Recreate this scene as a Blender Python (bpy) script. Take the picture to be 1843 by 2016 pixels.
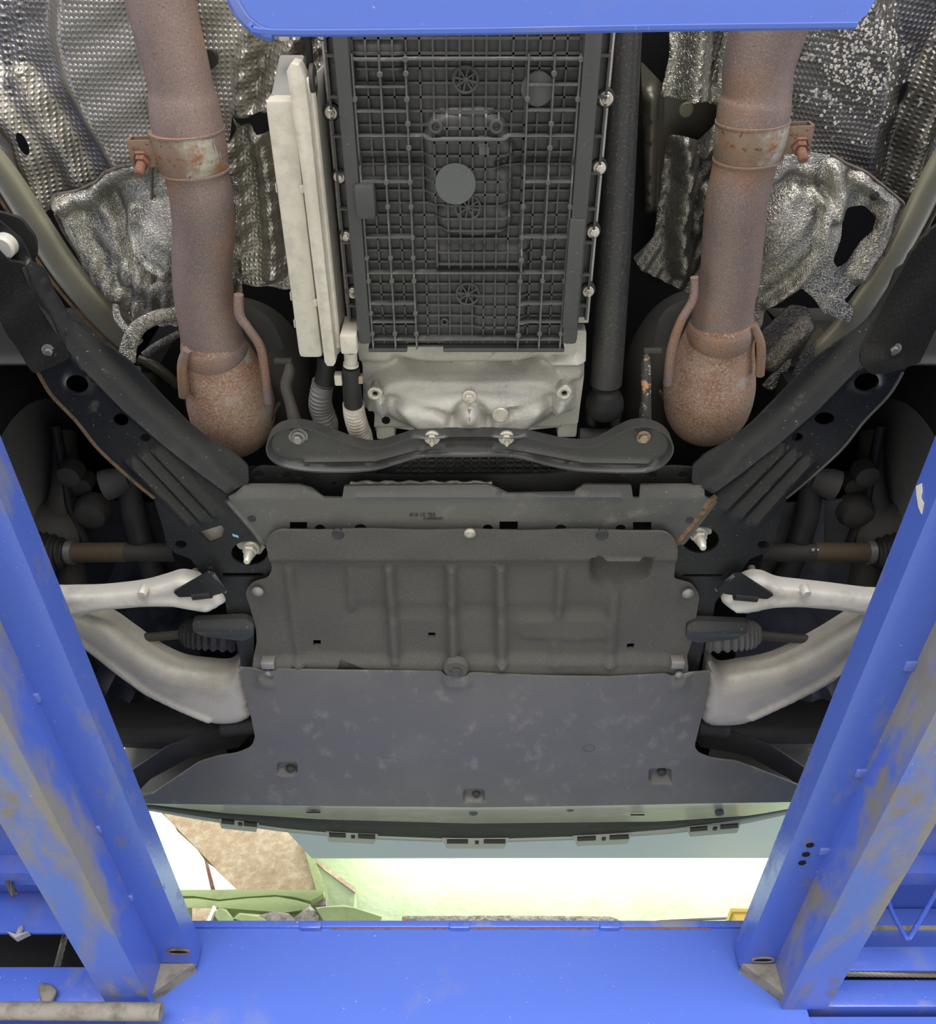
import bpy, bmesh, math, random
import numpy as np
from mathutils import Vector, Matrix
from mathutils.geometry import delaunay_2d_cdt

for _o in list(bpy.data.objects):
    bpy.data.objects.remove(_o, do_unlink=True)
random.seed(7)
SC = bpy.context.scene
COL = SC.collection

# ------------------------------------------------------------------ camera
FPX, CX, CY = 1700.0, 921.5, 1008.0          # focal length and centre in a 1843 x 2016 frame
PITCH = math.radians(52.0)
CP, SP = math.cos(PITCH), math.sin(PITCH)
ZC = 1.2                                      # lens height above the workshop floor
cam_d = bpy.data.cameras.new('camera')
cam_d.sensor_fit = 'HORIZONTAL'
cam_d.sensor_width = 36.0
cam_d.lens = FPX / 1843.0 * 36.0
cam_d.clip_start = 0.02
cam = bpy.data.objects.new('camera', cam_d)
COL.objects.link(cam)
cam.location = (0, 0, ZC)
cam.rotation_euler = (math.radians(90) + PITCH, 0, 0)
SC.camera = cam

# ------------------------------------------------------------------ world, daylight, exposure
w = bpy.data.worlds.new('overcast_yard')
SC.world = w
w.use_nodes = True
bg = w.node_tree.nodes['Background']
bg.inputs['Color'].default_value = (1.0, 0.985, 0.965, 1)
bg.inputs['Strength'].default_value = 1.15

def area(name, loc, target, sx, sy, power, col=(1, 1, 1)):
    d = bpy.data.lights.new(name, 'AREA')
    d.shape = 'RECTANGLE'
    d.size, d.size_y = sx, sy
    d.energy = power
    d.color = col
    o = bpy.data.objects.new(name, d)
    COL.objects.link(o)
    o.location = loc
    o.rotation_euler = (Vector(target) - Vector(loc)).to_track_quat('-Z', 'Y').to_euler()
    return o

# unseen fill light added behind the photographer to brighten the underbody
area('fill_behind_camera', (0.3, -3.6, 1.3), (0, 0.9, 1.75), 4.6, 2.4, 150, (1.0, 0.965, 0.91))
# daylight through the roof gap along the front wall
area('daylight_roof_gap', (0.95, 2.85, 3.10), (0.95, 2.99, 2.85), 2.6, 0.12, 15, (1.0, 1.0, 0.97))

SC.view_settings.view_transform = 'Standard'
SC.view_settings.look = 'None'
SC.view_settings.gamma = 1.0
SC.view_settings.use_curve_mapping = False
SC.view_settings.exposure = 1.40

# ------------------------------------------------------------------ picture <-> place
def P(px, py, H):
    """point at height H above the lens seen at a picture position"""
    u, v = px - CX, py - CY
    rz = FPX * SP - v * CP
    ry = FPX * CP + v * SP
    t = H / rz
    return Vector((u * t, ry * t, ZC + H))

def PY(px, py, Y):
    u, v = px - CX, py - CY
    rz = FPX * SP - v * CP
    ry = FPX * CP + v * SP
    t = Y / ry
    return Vector((u * t, Y, ZC + rz * t))

def mpp(px, py, H):
    """metres per picture pixel at that point"""
    p = P(px, py, H)
    return (p.y * CP + H * SP) / FPX

def XY(px, py, H):
    u, v = px - CX, py - CY
    t = H / (FPX * SP - v * CP)
    return u * t, (FPX * CP + v * SP) * t

def PIX(x, y, H):
    dep = y * CP + H * SP
    up = -y * SP + H * CP
    return CX + FPX * x / dep, CY - FPX * up / dep

# ------------------------------------------------------------------ materials
MATS = {}
def mat(name, col, rough=0.5, metal=0.0, spots=(), bump=(), coord='Object', spec=0.5, emit=None, dimple=None, aniso=None):
    """spots: (scale, detail, lo, hi, colour, rough, stretch) blended one over the other; bump: (kind, scale, strength, dist, stretch)"""
    m = bpy.data.materials.new(name)
    m.use_nodes = True
    nt = m.node_tree
    N, L = nt.nodes, nt.links
    b = N['Principled BSDF']
    b.inputs['Metallic'].default_value = metal
    b.inputs['Specular IOR Level'].default_value = spec
    tc = N.new('ShaderNodeTexCoord')
    src = tc.outputs[coord]
    def mapped(st, rot=0.0):
        mp = N.new('ShaderNodeMapping')
        L.new(src, mp.inputs['Vector'])
        mp.inputs['Scale'].default_value = st
        mp.inputs['Rotation'].default_value = (0, 0, rot)
        mp.inputs['Location'].default_value = (random.random() * 9, random.random() * 9, random.random() * 9)
        return mp.outputs['Vector']
    ccol = N.new('ShaderNodeRGB'); ccol.outputs[0].default_value = (*col, 1); c = ccol.outputs[0]
    cr = N.new('ShaderNodeValue'); cr.outputs[0].default_value = rough; r = cr.outputs[0]
    for s in spots:
        scale, det, lo, hi, c2, r2 = s[:6]
        st = s[6] if len(s) > 6 else (1, 1, 1)
        nz = N.new('ShaderNodeTexNoise')
        nz.inputs['Scale'].default_value = scale
        nz.inputs['Detail'].default_value = det
        nz.inputs['Roughness'].default_value = 0.62
        L.new(mapped(st), nz.inputs['Vector'])
        mr = N.new('ShaderNodeMapRange')
        mr.inputs['From Min'].default_value = lo
        mr.inputs['From Max'].default_value = hi
        L.new(nz.outputs['Fac'], mr.inputs['Value'])
        mx = N.new('ShaderNodeMix'); mx.data_type = 'RGBA'
        L.new(mr.outputs['Result'], mx.inputs['Factor'])
        L.new(c, mx.inputs['A']); mx.inputs['B'].default_value = (*c2, 1)
        c = mx.outputs['Result']
        mf = N.new('ShaderNodeMix'); mf.data_type = 'FLOAT'
        L.new(mr.outputs['Result'], mf.inputs['Factor'])
        L.new(r, mf.inputs['A']); mf.inputs['B'].default_value = r2
        r = mf.outputs['Result']
    L.new(c, b.inputs['Base Color'])
    L.new(r, b.inputs['Roughness'])
    nrm = None
    def add_bump(h, strength, dist):
        nonlocal nrm
        bp = N.new('ShaderNodeBump')
        bp.inputs['Strength'].default_value = strength
        bp.inputs['Distance'].default_value = dist
        L.new(h, bp.inputs['Height'])
        if nrm is not None:
            L.new(nrm, bp.inputs['Normal'])
        nrm = bp.outputs['Normal']
    if dimple:
        pitch, dist, rot, strength = dimple
        mp = mapped((1, 1, 1), rot)
        # slight wander so the rows are not ruler straight
        nz = N.new('ShaderNodeTexNoise'); nz.inputs['Scale'].default_value = 9.0
        L.new(src, nz.inputs['Vector'])
        vm = N.new('ShaderNodeVectorMath'); vm.operation = 'MULTIPLY_ADD'
        L.new(nz.outputs['Color'], vm.inputs[0]); vm.inputs[1].default_value = (0.012, 0.012, 0); L.new(mp, vm.inputs[2])
        sp = N.new('ShaderNodeSeparateXYZ'); L.new(vm.outputs[0], sp.inputs[0])
        outs = []
        for ax in ('X', 'Y'):
            mu = N.new('ShaderNodeMath'); mu.operation = 'MULTIPLY'; L.new(sp.outputs[ax], mu.inputs[0]); mu.inputs[1].default_value = 2 * math.pi / pitch
            si = N.new('ShaderNodeMath'); si.operation = 'SINE'; L.new(mu.outputs[0], si.inputs[0])
            outs.append(si.outputs[0])
        pr = N.new('ShaderNodeMath'); pr.operation = 'MULTIPLY'; L.new(outs[0], pr.inputs[0]); L.new(outs[1], pr.inputs[1])
        mxn = N.new('ShaderNodeMath'); mxn.operation = 'MAXIMUM'; L.new(pr.outputs[0], mxn.inputs[0]); mxn.inputs[1].default_value = 0.0
        add_bump(mxn.outputs[0], strength, dist)
    for bmp in bump:
        kind, scale, strength, dist = bmp[:4]
        st = bmp[4] if len(bmp) > 4 else (1, 1, 1)
        if kind == 'noise':
            nz = N.new('ShaderNodeTexNoise'); nz.inputs['Detail'].default_value = 6; nz.inputs['Scale'].default_value = scale
            L.new(mapped(st), nz.inputs['Vector']); h = nz.outputs['Fac']
        elif kind == 'worm':
            nz = N.new('ShaderNodeTexNoise'); nz.inputs['Detail'].default_value = 1.0; nz.inputs['Scale'].default_value = scale; nz.inputs['Distortion'].default_value = 2.2
            L.new(mapped(st), nz.inputs['Vector']); h = nz.outputs['Fac']
        elif kind == 'voronoi':
            nz = N.new('ShaderNodeTexVoronoi'); nz.inputs['Scale'].default_value = scale
            L.new(mapped(st), nz.inputs['Vector']); h = nz.outputs['Distance']
        elif kind == 'wave':
            nz = N.new('ShaderNodeTexWave'); nz.inputs['Scale'].default_value = scale; nz.inputs['Distortion'].default_value = 1.0
            L.new(mapped(st), nz.inputs['Vector']); h = nz.outputs['Fac']
        add_bump(h, strength, dist)
    if nrm is not None:
        L.new(nrm, b.inputs['Normal'])
    if emit:
        b.inputs['Emission Color'].default_value = (*emit[0], 1)
        b.inputs['Emission Strength'].default_value = emit[1]
    MATS[name] = m
    return m

DIRT = (0.20, 0.175, 0.15)
mat('blue_paint', (0.080, 0.142, 0.53), 0.20,
    spots=[(3.2, 5, 0.58, 0.78, (0.17, 0.19, 0.34), 0.5), (200, 3, 0.72, 0.76, (0.4, 0.45, 0.62), 0.5)],
    bump=[('noise', 60, 0.08, 0.002)])
mat('blue_paint_dusty', (0.066, 0.122, 0.50), 0.22,
    spots=[(7, 6, 0.55, 0.66, (0.165, 0.175, 0.24), 0.7, (1, 0.35, 1)), (20, 5, 0.62, 0.72, (0.14, 0.125, 0.12), 0.9, (1, .4, 1)), (220, 2, 0.74, 0.77, (0.5, 0.5, 0.5), 0.8)],
    bump=[('noise', 140, 0.12, 0.002)])
mat('blue_paint_grimy', (0.066, 0.122, 0.48), 0.28,
    spots=[(8, 7, 0.46, 0.58, (0.19, 0.185, 0.19), 0.85, (1, 0.3, 1)), (13, 6, 0.56, 0.68, (0.17, 0.155, 0.14), 0.95, (1, .5, 1)), (220, 2, 0.74, 0.77, (0.5, 0.48, 0.44), 0.8)],
    bump=[('noise', 140, 0.2, 0.002)])
mat('grey_grime', (0.21, 0.195, 0.17), 0.9, spots=[(30, 5, 0.45, 0.7, (0.09, 0.08, 0.07), 0.95)], bump=[('noise', 120, 0.3, 0.002)])
mat('exhaust_rust', (0.235, 0.172, 0.158), 0.62, 0.15,
    spots=[(7, 6, 0.44, 0.66, (0.17, 0.135, 0.13), 0.55), (9, 6, 0.50, 0.68, (0.27, 0.155, 0.095), 0.8), (520, 3, 0.52, 0.70, (0.36, 0.27, 0.225), 0.75), (430, 3, 0.58, 0.72, (0.13, 0.09, 0.08), 0.8)],
    bump=[('noise', 220, 0.25, 0.001)])
mat('catalyst_rust', (0.36, 0.235, 0.175), 0.7, 0.1,
    spots=[(9, 6, 0.46, 0.62, (0.26, 0.12, 0.07), 0.8), (330, 4, 0.50, 0.64, (0.45, 0.37, 0.29), 0.7), (300, 4, 0.55, 0.68, (0.16, 0.095, 0.07), 0.85), (20, 6, 0.60, 0.68, (0.36, 0.34, 0.31), 0.6)],
    bump=[('noise', 240, 0.3, 0.001)])
mat('clamp_rust', (0.26, 0.185, 0.135), 0.65, 0.3,
    spots=[(13, 5, 0.5, 0.62, (0.42, 0.42, 0.36), 0.5), (40, 5, 0.52, 0.68, (0.30, 0.14, 0.07), 0.85), (160, 3, 0.6, 0.68, (0.12, 0.07, 0.05), 0.85)],
    bump=[('noise', 180, 0.3, 0.001)])
mat('bolt_rust', (0.22, 0.105, 0.07), 0.85, 0.1, spots=[(120, 5, 0.5, 0.66, (0.11, 0.06, 0.045), 0.9)], bump=[('noise', 260, 0.5, 0.001)])
mat('foil_dimpled', (0.40, 0.38, 0.335), 0.46, 0.85,
    spots=[(11, 5, 0.48, 0.72, (0.26, 0.245, 0.215), 0.5), (160, 3, 0.62, 0.7, (0.2, 0.19, 0.17), 0.5)],
    dimple=(0.0086, 0.0016, math.radians(42), 0.7), bump=[('noise', 24, 0.12, 0.004)])
mat('foil_speckled', (0.22, 0.21, 0.19), 0.45, 0.85,
    spots=[(10, 5, 0.44, 0.66, (0.13, 0.125, 0.115), 0.45), (70, 2, 0.64, 0.67, (0.62, 0.60, 0.55), 0.75)],
    dimple=(0.0086, 0.0016, math.radians(38), 0.7), bump=[('noise', 24, 0.12, 0.004)])
mat('foil_crinkled', (0.46, 0.445, 0.40), 0.30, 0.92,
    spots=[(14, 5, 0.46, 0.68, (0.20, 0.19, 0.17), 0.45)],
    bump=[('worm', 230, 0.95, 0.0020), ('noise', 70, 0.5, 0.004)])
mat('foil_dull', (0.20, 0.19, 0.17), 0.38, 0.85,
    spots=[(12, 5, 0.45, 0.68, (0.17, 0.165, 0.15), 0.42)],
    bump=[('worm', 200, 0.8, 0.0018), ('noise', 60, 0.4, 0.004)])
mat('foil_edge', (0.16, 0.135, 0.11), 0.6, 0.5, spots=[(120, 4, 0.5, 0.7, (0.07, 0.05, 0.04), 0.8)])
mat('cast_aluminium', (0.46, 0.45, 0.41), 0.52, 0.3,
    spots=[(9, 5, 0.45, 0.7, (0.32, 0.315, 0.30), 0.5), (420, 3, 0.52, 0.72, (0.54, 0.52, 0.47), 0.6), (40, 4, 0.66, 0.76, (0.16, 0.15, 0.14), 0.7)],
    bump=[('noise', 320, 0.35, 0.001)])
mat('pale_aluminium', (0.62, 0.58, 0.50), 0.5, 0.2,
    spots=[(60, 5, 0.45, 0.72, (0.47, 0.44, 0.38), 0.6), (7, 3, 0.55, 0.75, (0.50, 0.455, 0.385), 0.6)],
    bump=[('noise', 180, 0.12, 0.001)])
mat('arm_aluminium', (0.50, 0.475, 0.42), 0.5, 0.2,
    spots=[(8, 5, 0.48, 0.72, (0.33, 0.31, 0.275), 0.6), (260, 4, 0.6, 0.74, (0.3, 0.275, 0.235), 0.7)],
    bump=[('noise', 240, 0.25, 0.001)])
mat('arm_aluminium_bright', (0.66, 0.635, 0.575), 0.48, 0.2,
    spots=[(20, 5, 0.55, 0.75, (0.45, 0.435, 0.40), 0.5)], bump=[('noise', 200, 0.15, 0.001)])
mat('zinc', (0.52, 0.50, 0.44), 0.38, 0.7, spots=[(70, 4, 0.55, 0.72, (0.36, 0.30, 0.22), 0.6)])
mat('zinc_pale', (0.62, 0.595, 0.53), 0.42, 0.5, spots=[(90, 4, 0.56, 0.72, (0.45, 0.38, 0.28), 0.6)])
mat('bolt_grey', (0.28, 0.275, 0.26), 0.45, 0.6, spots=[(80, 4, 0.55, 0.7, (0.18, 0.15, 0.12), 0.7)])
mat('bolt_brown', (0.36, 0.29, 0.20), 0.55, 0.5, spots=[(90, 4, 0.5, 0.7, (0.2, 0.11, 0.06), 0.8)])
mat('pan_plastic', (0.055, 0.056, 0.057), 0.48,
    spots=[(10, 5, 0.52, 0.74, (0.085, 0.084, 0.08), 0.6), (260, 2, 0.70, 0.74, (0.2, 0.195, 0.18), 0.7)],
    bump=[('noise', 300, 0.12, 0.001)])
mat('pan_rib_plastic', (0.095, 0.096, 0.095), 0.55,
    spots=[(60, 4, 0.55, 0.7, (0.20, 0.195, 0.18), 0.7)])
mat('pan_disc_plastic', (0.105, 0.112, 0.115), 0.6, spots=[(220, 2, 0.66, 0.7, (0.2, 0.2, 0.19), 0.7)])
mat('black_steel', (0.016, 0.017, 0.018), 0.42, spec=0.35,
    spots=[(5, 5, 0.5, 0.72, (0.030, 0.030, 0.029), 0.55), (230, 2, 0.69, 0.73, (0.17, 0.165, 0.15), 0.7), (26, 5, 0.64, 0.76, (0.085, 0.08, 0.07), 0.7)],
    bump=[('noise', 120, 0.1, 0.001)])
mat('black_steel_dusty', (0.10, 0.098, 0.092), 0.44,
    spots=[(4, 5, 0.42, 0.64, (0.05, 0.052, 0.054), 0.42), (24, 5, 0.6, 0.74, (0.15, 0.145, 0.13), 0.65), (260, 2, 0.70, 0.73, (0.25, 0.245, 0.23), 0.7)],
    bump=[('noise', 120, 0.1, 0.001)])
mat('rust_edge', (0.16, 0.10, 0.055), 0.85, spots=[(110, 5, 0.48, 0.66, (0.065, 0.055, 0.045), 0.85)], bump=[('noise', 200, 0.5, 0.002)])
mat('cross_bar_black', (0.036, 0.036, 0.036), 0.38,
    spots=[(9, 5, 0.5, 0.72, (0.055, 0.054, 0.051), 0.5), (240, 2, 0.69, 0.73, (0.19, 0.18, 0.16), 0.7)], bump=[('noise', 150, 0.08, 0.001)])
mat('felt', (0.086, 0.084, 0.081), 0.95, spec=0.15,
    spots=[(420, 6, 0.46, 0.74, (0.125, 0.12, 0.108), 0.95), (5, 4, 0.5, 0.75, (0.095, 0.091, 0.081), 0.95), (600, 3, 0.72, 0.77, (0.24, 0.225, 0.19), 0.95)],
    bump=[('noise', 380, 0.45, 0.0015)])
mat('felt_dark', (0.026, 0.026, 0.025), 0.95, spec=0.12,
    spots=[(420, 6, 0.5, 0.76, (0.055, 0.052, 0.047), 0.95)], bump=[('noise', 380, 0.4, 0.0015)])
mat('tray_plastic', (0.106, 0.103, 0.096), 0.38,
    spots=[(4, 5, 0.46, 0.72, (0.13, 0.127, 0.119), 0.5), (34, 6, 0.56, 0.74, (0.185, 0.18, 0.17), 0.6, (1, 0.6, 1)), (300, 2, 0.70, 0.74, (0.26, 0.255, 0.245), 0.7)],
    bump=[('noise', 200, 0.05, 0.001)])
mat('tray_recess', (0.06, 0.061, 0.062), 0.5)
mat('bumper_plastic', (0.040, 0.041, 0.042), 0.7, spots=[(30, 5, 0.5, 0.76, (0.055, 0.054, 0.052), 0.75)], spec=.2)
mat('bumper_chin_sheen', (0.46, 0.44, 0.39), 0.24, spots=[(12, 4, 0.5, 0.75, (0.54, 0.51, 0.44), 0.3, (0.3, 1, 1))])  # base colour lightened to stand in for the bright wall's reflection
mat('bumper_clip', (0.36, 0.36, 0.34), 0.5)
mat('black_rubber', (0.016, 0.016, 0.016), 0.6, spots=[(40, 4, 0.55, 0.75, (0.035, 0.033, 0.03), 0.8)])
mat('tyre_rubber', (0.018, 0.018, 0.018), 0.8)
mat('dark_plastic', (0.028, 0.028, 0.029), 0.6, spots=[(12, 5, 0.5, 0.75, (0.05, 0.049, 0.046), 0.75)])
mat('liner_grey', (0.15, 0.15, 0.15), 0.7, spots=[(10, 5, 0.5, 0.75, (0.11, 0.108, 0.10), 0.8)])
mat('underbody_black', (0.012, 0.012, 0.0125), 0.9, spec=0.1)
mat('knuckle_metal', (0.075, 0.072, 0.064), 0.75, 0.2, spots=[(20, 5, 0.5, 0.72, (0.12, 0.10, 0.075), 0.85)], bump=[('noise', 120, 0.3, 0.002)])
mat('shaft_brown', (0.105, 0.075, 0.048), 0.75, 0.2, spots=[(14, 5, 0.48, 0.7, (0.07, 0.056, 0.042), 0.8)])
mat('shaft_dark', (0.055, 0.05, 0.045), 0.7, 0.2)
mat('prop_shaft_black', (0.035, 0.035, 0.035), 0.40, spots=[(330, 3, 0.56, 0.66, (0.10, 0.094, 0.082), 0.7), (8, 4, 0.5, 0.75, (0.055, 0.053, 0.05), 0.55)])
mat('champagne_paint', (0.24, 0.232, 0.17), 0.34, 0.25, spots=[(6, 4, 0.5, 0.75, (0.17, 0.16, 0.115), 0.5)])
mat('olive_steel', (0.058, 0.055, 0.040), 0.38, 0.2, spots=[(14, 5, 0.5, 0.72, (0.032, 0.031, 0.025), 0.5)])
mat('heat_wrap_pale', (0.60, 0.56, 0.49), 0.6, 0.1, spots=[(40, 5, 0.5, 0.7, (0.42, 0.38, 0.31), 0.7)])
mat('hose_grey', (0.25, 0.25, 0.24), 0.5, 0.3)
mat('wall_green', (0.215, 0.275, 0.155), 0.9,
    spots=[(5, 6, 0.5, 0.72, (0.26, 0.30, 0.20), 0.9), (24, 6, 0.64, 0.72, (0.32, 0.35, 0.26), 0.9), (60, 4, 0.70, 0.74, (0.11, 0.12, 0.08), 0.9)],
    bump=[('noise', 40, 0.3, 0.01)])
mat('ledge_green', (0.22, 0.28, 0.125), 0.9, spots=[(12, 5, 0.5, 0.75, (0.165, 0.205, 0.10), 0.9)], bump=[('noise', 60, 0.3, 0.005)])
mat('mortar', (0.24, 0.225, 0.195), 0.95, spots=[(60, 5, 0.45, 0.65, (0.13, 0.12, 0.105), 0.95), (30, 3, 0.68, 0.72, (0.36, 0.13, 0.05), 0.95)], bump=[('noise', 70, 0.8, 0.01)])
mat('board_wood', (0.30, 0.235, 0.145), 0.85,
    spots=[(34, 6, 0.44, 0.64, (0.40, 0.34, 0.24), 0.9, (1, 0.18, 1)), (120, 5, 0.58, 0.70, (0.20, 0.145, 0.08), 0.9, (1, 0.12, 1)), (9, 4, 0.55, 0.72, (0.24, 0.175, 0.095), 0.9, (1, 0.25, 1))],
    bump=[('noise', 60, 0.5, 0.004, (1, 0.15, 1))])
mat('white_plaster', (0.86, 0.85, 0.82), 0.8, bump=[('noise', 20, 0.2, 0.01)])
mat('yellow_steel', (0.50, 0.36, 0.07), 0.5)
mat('roof_panel', (0.36, 0.43, 0.54), 0.6, bump=[('noise', 10, 0.1, 0.01)])
mat('concrete', (0.44, 0.43, 0.40), 0.85, spots=[(2, 6, 0.45, 0.7, (0.36, 0.345, 0.32), 0.8)], bump=[('noise', 30, 0.2, 0.005)])
mat('steel_cable', (0.16, 0.15, 0.13), 0.5, 0.7)
mat('link_rusty', (0.035, 0.033, 0.031), 0.5, 0.2, spots=[(50, 4, 0.56, 0.62, (0.42, 0.24, 0.12), 0.8), (120, 3, 0.62, 0.68, (0.5, 0.46, 0.38), 0.7)])
mat('white_mark', (0.62, 0.59, 0.53), 0.8)
mat('blue_chalk', (0.25, 0.55, 0.68), 0.8)
mat('ink_grey', (0.022, 0.022, 0.020), 0.7)

# ------------------------------------------------------------------ object helpers
WLOC = {}
def prop(o, label=None, cat=None, group=None, kind=None):
    if label: o['label'] = label
    if cat: o['category'] = cat
    if group: o['group'] = group
    if kind: o['kind'] = kind
    return o

def thing(name, label, cat, loc, group=None):
    o = bpy.data.objects.new(name, None)
    COL.objects.link(o)
    o.empty_display_size = 0.05
    o.location = loc
    WLOC[o.name] = Vector(loc)
    return prop(o, label, cat, group)

def link(o, center, parent):
    COL.objects.link(o)
    base = WLOC[parent.name] if parent is not None else Vector((0, 0, 0))
    if parent is not None:
        o.parent = parent
    o.location = Vector(center) - base
    WLOC[o.name] = Vector(center)
    return o

class MB:
    def __init__(s):
        s.v, s.f = [], []
        s.angle = None
    def add(s, vs, fs):
        n = len(s.v)
        s.v += [tuple(v) for v in vs]
        s.f += [tuple(i + n for i in f) for f in fs]
        return s
    def box(s, lo, hi):
        (a, b, c), (d, e, f) = lo, hi
        return s.add([(a, b, c), (d, b, c), (d, e, c), (a, e, c), (a, b, f), (d, b, f), (d, e, f), (a, e, f)],
                     [(0, 3, 2, 1), (4, 5, 6, 7), (0, 1, 5, 4), (1, 2, 6, 5), (2, 3, 7, 6), (3, 0, 4, 7)])
    def hexa(s, q0, q1):
        """two matching quads joined into a solid"""
        return s.add(list(q0) + list(q1), [(3, 2, 1, 0), (4, 5, 6, 7), (0, 1, 5, 4), (1, 2, 6, 5), (2, 3, 7, 6), (3, 0, 4, 7)])
    def prism(s, poly, vec):
        n = len(poly)
        vec = Vector(vec)
        a = [Vector(p) for p in poly]
        return s.add(a + [p + vec for p in a], [tuple(range(n))[::-1], tuple(range(n, 2 * n))] + [(i, (i + 1) % n, n + (i + 1) % n, n + i) for i in range(n)])
    def tube(s, pts, radii, seg=16, cap=True, flat=1.0):
        pts = [Vector(p) for p in pts]
        n = len(pts)
        if not hasattr(radii, '__len__'):
            radii = [radii] * n
        base = len(s.v)
        t0 = (pts[1] - pts[0]).normalized()
        ref = Vector((0, 0, 1)) if abs(t0.z) < 0.8 else Vector((1, 0, 0))
        u = (ref - t0 * ref.dot(t0)).normalized()
        for i in range(n):
            t = (pts[min(i + 1, n - 1)] - pts[max(i - 1, 0)]).normalized()
            u = (u - t * u.dot(t)).normalized()
            w_ = t.cross(u)
            for k in range(seg):
                a = 2 * math.pi * k / seg
                s.v.append(tuple(pts[i] + (u * math.cos(a) * flat + w_ * math.sin(a)) * radii[i]))
        for i in range(n - 1):
            for k in range(seg):
                k2 = (k + 1) % seg
                s.f.append((base + i * seg + k, base + i * seg + k2, base + (i + 1) * seg + k2, base + (i + 1) * seg + k))
        if cap:
            s.f.append(tuple(base + k for k in range(seg))[::-1])
            s.f.append(tuple(base + (n - 1) * seg + k for k in range(seg)))
        return s
    def lathe(s, origin, axis, prof, seg=24):
        """prof: (distance along axis, radius)"""
        o = Vector(origin); ax = Vector(axis).normalized()
        return s.tube([o + ax * d + ax * (1e-6 * i) for i, (d, r) in enumerate(prof)], [max(r, 1e-5) for d, r in prof], seg) if False else s._lathe(o, ax, prof, seg)
    def _lathe(s, o, ax, prof, seg):
        ref = Vector((0, 0, 1)) if abs(ax.z) < 0.8 else Vector((1, 0, 0))
        u = (ref - ax * ref.dot(ax)).normalized()
        w_ = ax.cross(u)
        base = len(s.v)
        for d, r in prof:
            for k in range(seg):
                a = 2 * math.pi * k / seg
                s.v.append(tuple(o + ax * d + (u * math.cos(a) + w_ * math.sin(a)) * max(r, 1e-5)))
        n = len(prof)
        for i in range(n - 1):
            for k in range(seg):
                k2 = (k + 1) % seg
                s.f.append((base + i * seg + k, base + i * seg + k2, base + (i + 1) * seg + k2, base + (i + 1) * seg + k))
        s.f.append(tuple(base + k for k in range(seg))[::-1])
        s.f.append(tuple(base + (n - 1) * seg + k for k in range(seg)))
        return s
    def grid(s, rows):
        """rows of points joined into a surface"""
        base = len(s.v); m = len(rows[0])
        for r in rows:
            s.v += [tuple(p) for p in r]
        for i in range(len(rows) - 1):
            for j in range(m - 1):
                s.f.append((base + i * m + j, base + i * m + j + 1, base + (i + 1) * m + j + 1, base + (i + 1) * m + j))
        return s
    def build(s, name, material, parent=None, label=None, cat=None, group=None, kind=None, angle=35, bevel=0.0, solid=0.0, fix=True, subsurf=0):
        vs = np.array(s.v, dtype=float)
        c = (vs.min(0) + vs.max(0)) / 2
        me = bpy.data.meshes.new(name)
        me.from_pydata((vs - c).tolist(), [], s.f)
        if fix or bevel > 0:
            bm = bmesh.new(); bm.from_mesh(me)
            if solid == 0.0 and fix:
                bmesh.ops.recalc_face_normals(bm, faces=bm.faces)
            if bevel > 0:
                es = [e for e in bm.edges if len(e.link_faces) == 2 and e.calc_face_angle(0) > math.radians(40)]
                bmesh.ops.bevel(bm, geom=es, offset=bevel, segments=2, profile=0.6, affect='EDGES', clamp_overlap=True)
            bm.to_mesh(me); bm.free()
        me.materials.append(MATS[material])
        me.shade_smooth()
        me.set_sharp_from_angle(angle=math.radians(s.angle or angle))
        o = bpy.data.objects.new(name, me)
        if solid:
            md = o.modifiers.new('thickness', 'SOLIDIFY'); md.thickness = solid; md.offset = 0
        if subsurf:
            md = o.modifiers.new('smooth', 'SUBSURF'); md.levels = subsurf; md.render_levels = subsurf
        link(o, c, parent)
        return prop(o, label, cat, group, kind)

def copy_mesh(o, center, parent, rotz=None):
    c = o.copy()
    if rotz is not None:
        c.rotation_euler = (0, 0, rotz)
    for k in ('label', 'category', 'group'):
        if k in c: del c[k]
    return link(c, center, parent)

def catmull(pts, n=8, closed=False):
    pts = [np.array(p, dtype=float) for p in pts]
    m = len(pts); out = []
    rng = range(m if closed else m - 1)
    for i in rng:
        if closed:
            p0, p1, p2, p3 = pts[(i - 1) % m], pts[i], pts[(i + 1) % m], pts[(i + 2) % m]
        else:
            p0, p1, p2, p3 = pts[max(i - 1, 0)], pts[i], pts[i + 1], pts[min(i + 2, m - 1)]
        for k in range(n):
            t = k / n
            out.append(0.5 * ((2 * p1) + (-p0 + p2) * t + (2 * p0 - 5 * p1 + 4 * p2 - p3) * t * t + (-p0 + 3 * p1 - 3 * p2 + p3) * t ** 3))
    if not closed:
        out.append(pts[-1])
    return [tuple(p) for p in out]

def rpoly(pts, r, n=4):
    """polygon with rounded corners; a point may carry its own radius as third value"""
    out = []; m = len(pts)
    for i in range(m):
        p = np.array(pts[i][:2], float); a = np.array(pts[i - 1][:2], float); b = np.array(pts[(i + 1) % m][:2], float)
        rr = pts[i][2] if len(pts[i]) > 2 else r
        la, lb = np.linalg.norm(a - p), np.linalg.norm(b - p)
        d = min(rr, la * 0.48, lb * 0.48)
        if d < 0.3:
            out.append(tuple(p)); continue
        s, e = p + (a - p) / la * d, p + (b - p) / lb * d
        for k in range(n + 1):
            t = k / n
            out.append(tuple((1 - t) ** 2 * s + 2 * t * (1 - t) * p + t * t * e))
    return out

def ell(cx, cy, rx, ry, n=20, rot=0.0):
    c, s_ = math.cos(rot), math.sin(rot)
    return [(cx + rx * math.cos(2 * math.pi * k / n) * c - ry * math.sin(2 * math.pi * k / n) * s_,
             cy + rx * math.cos(2 * math.pi * k / n) * s_ + ry * math.sin(2 * math.pi * k / n) * c) for k in range(n)]

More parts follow.
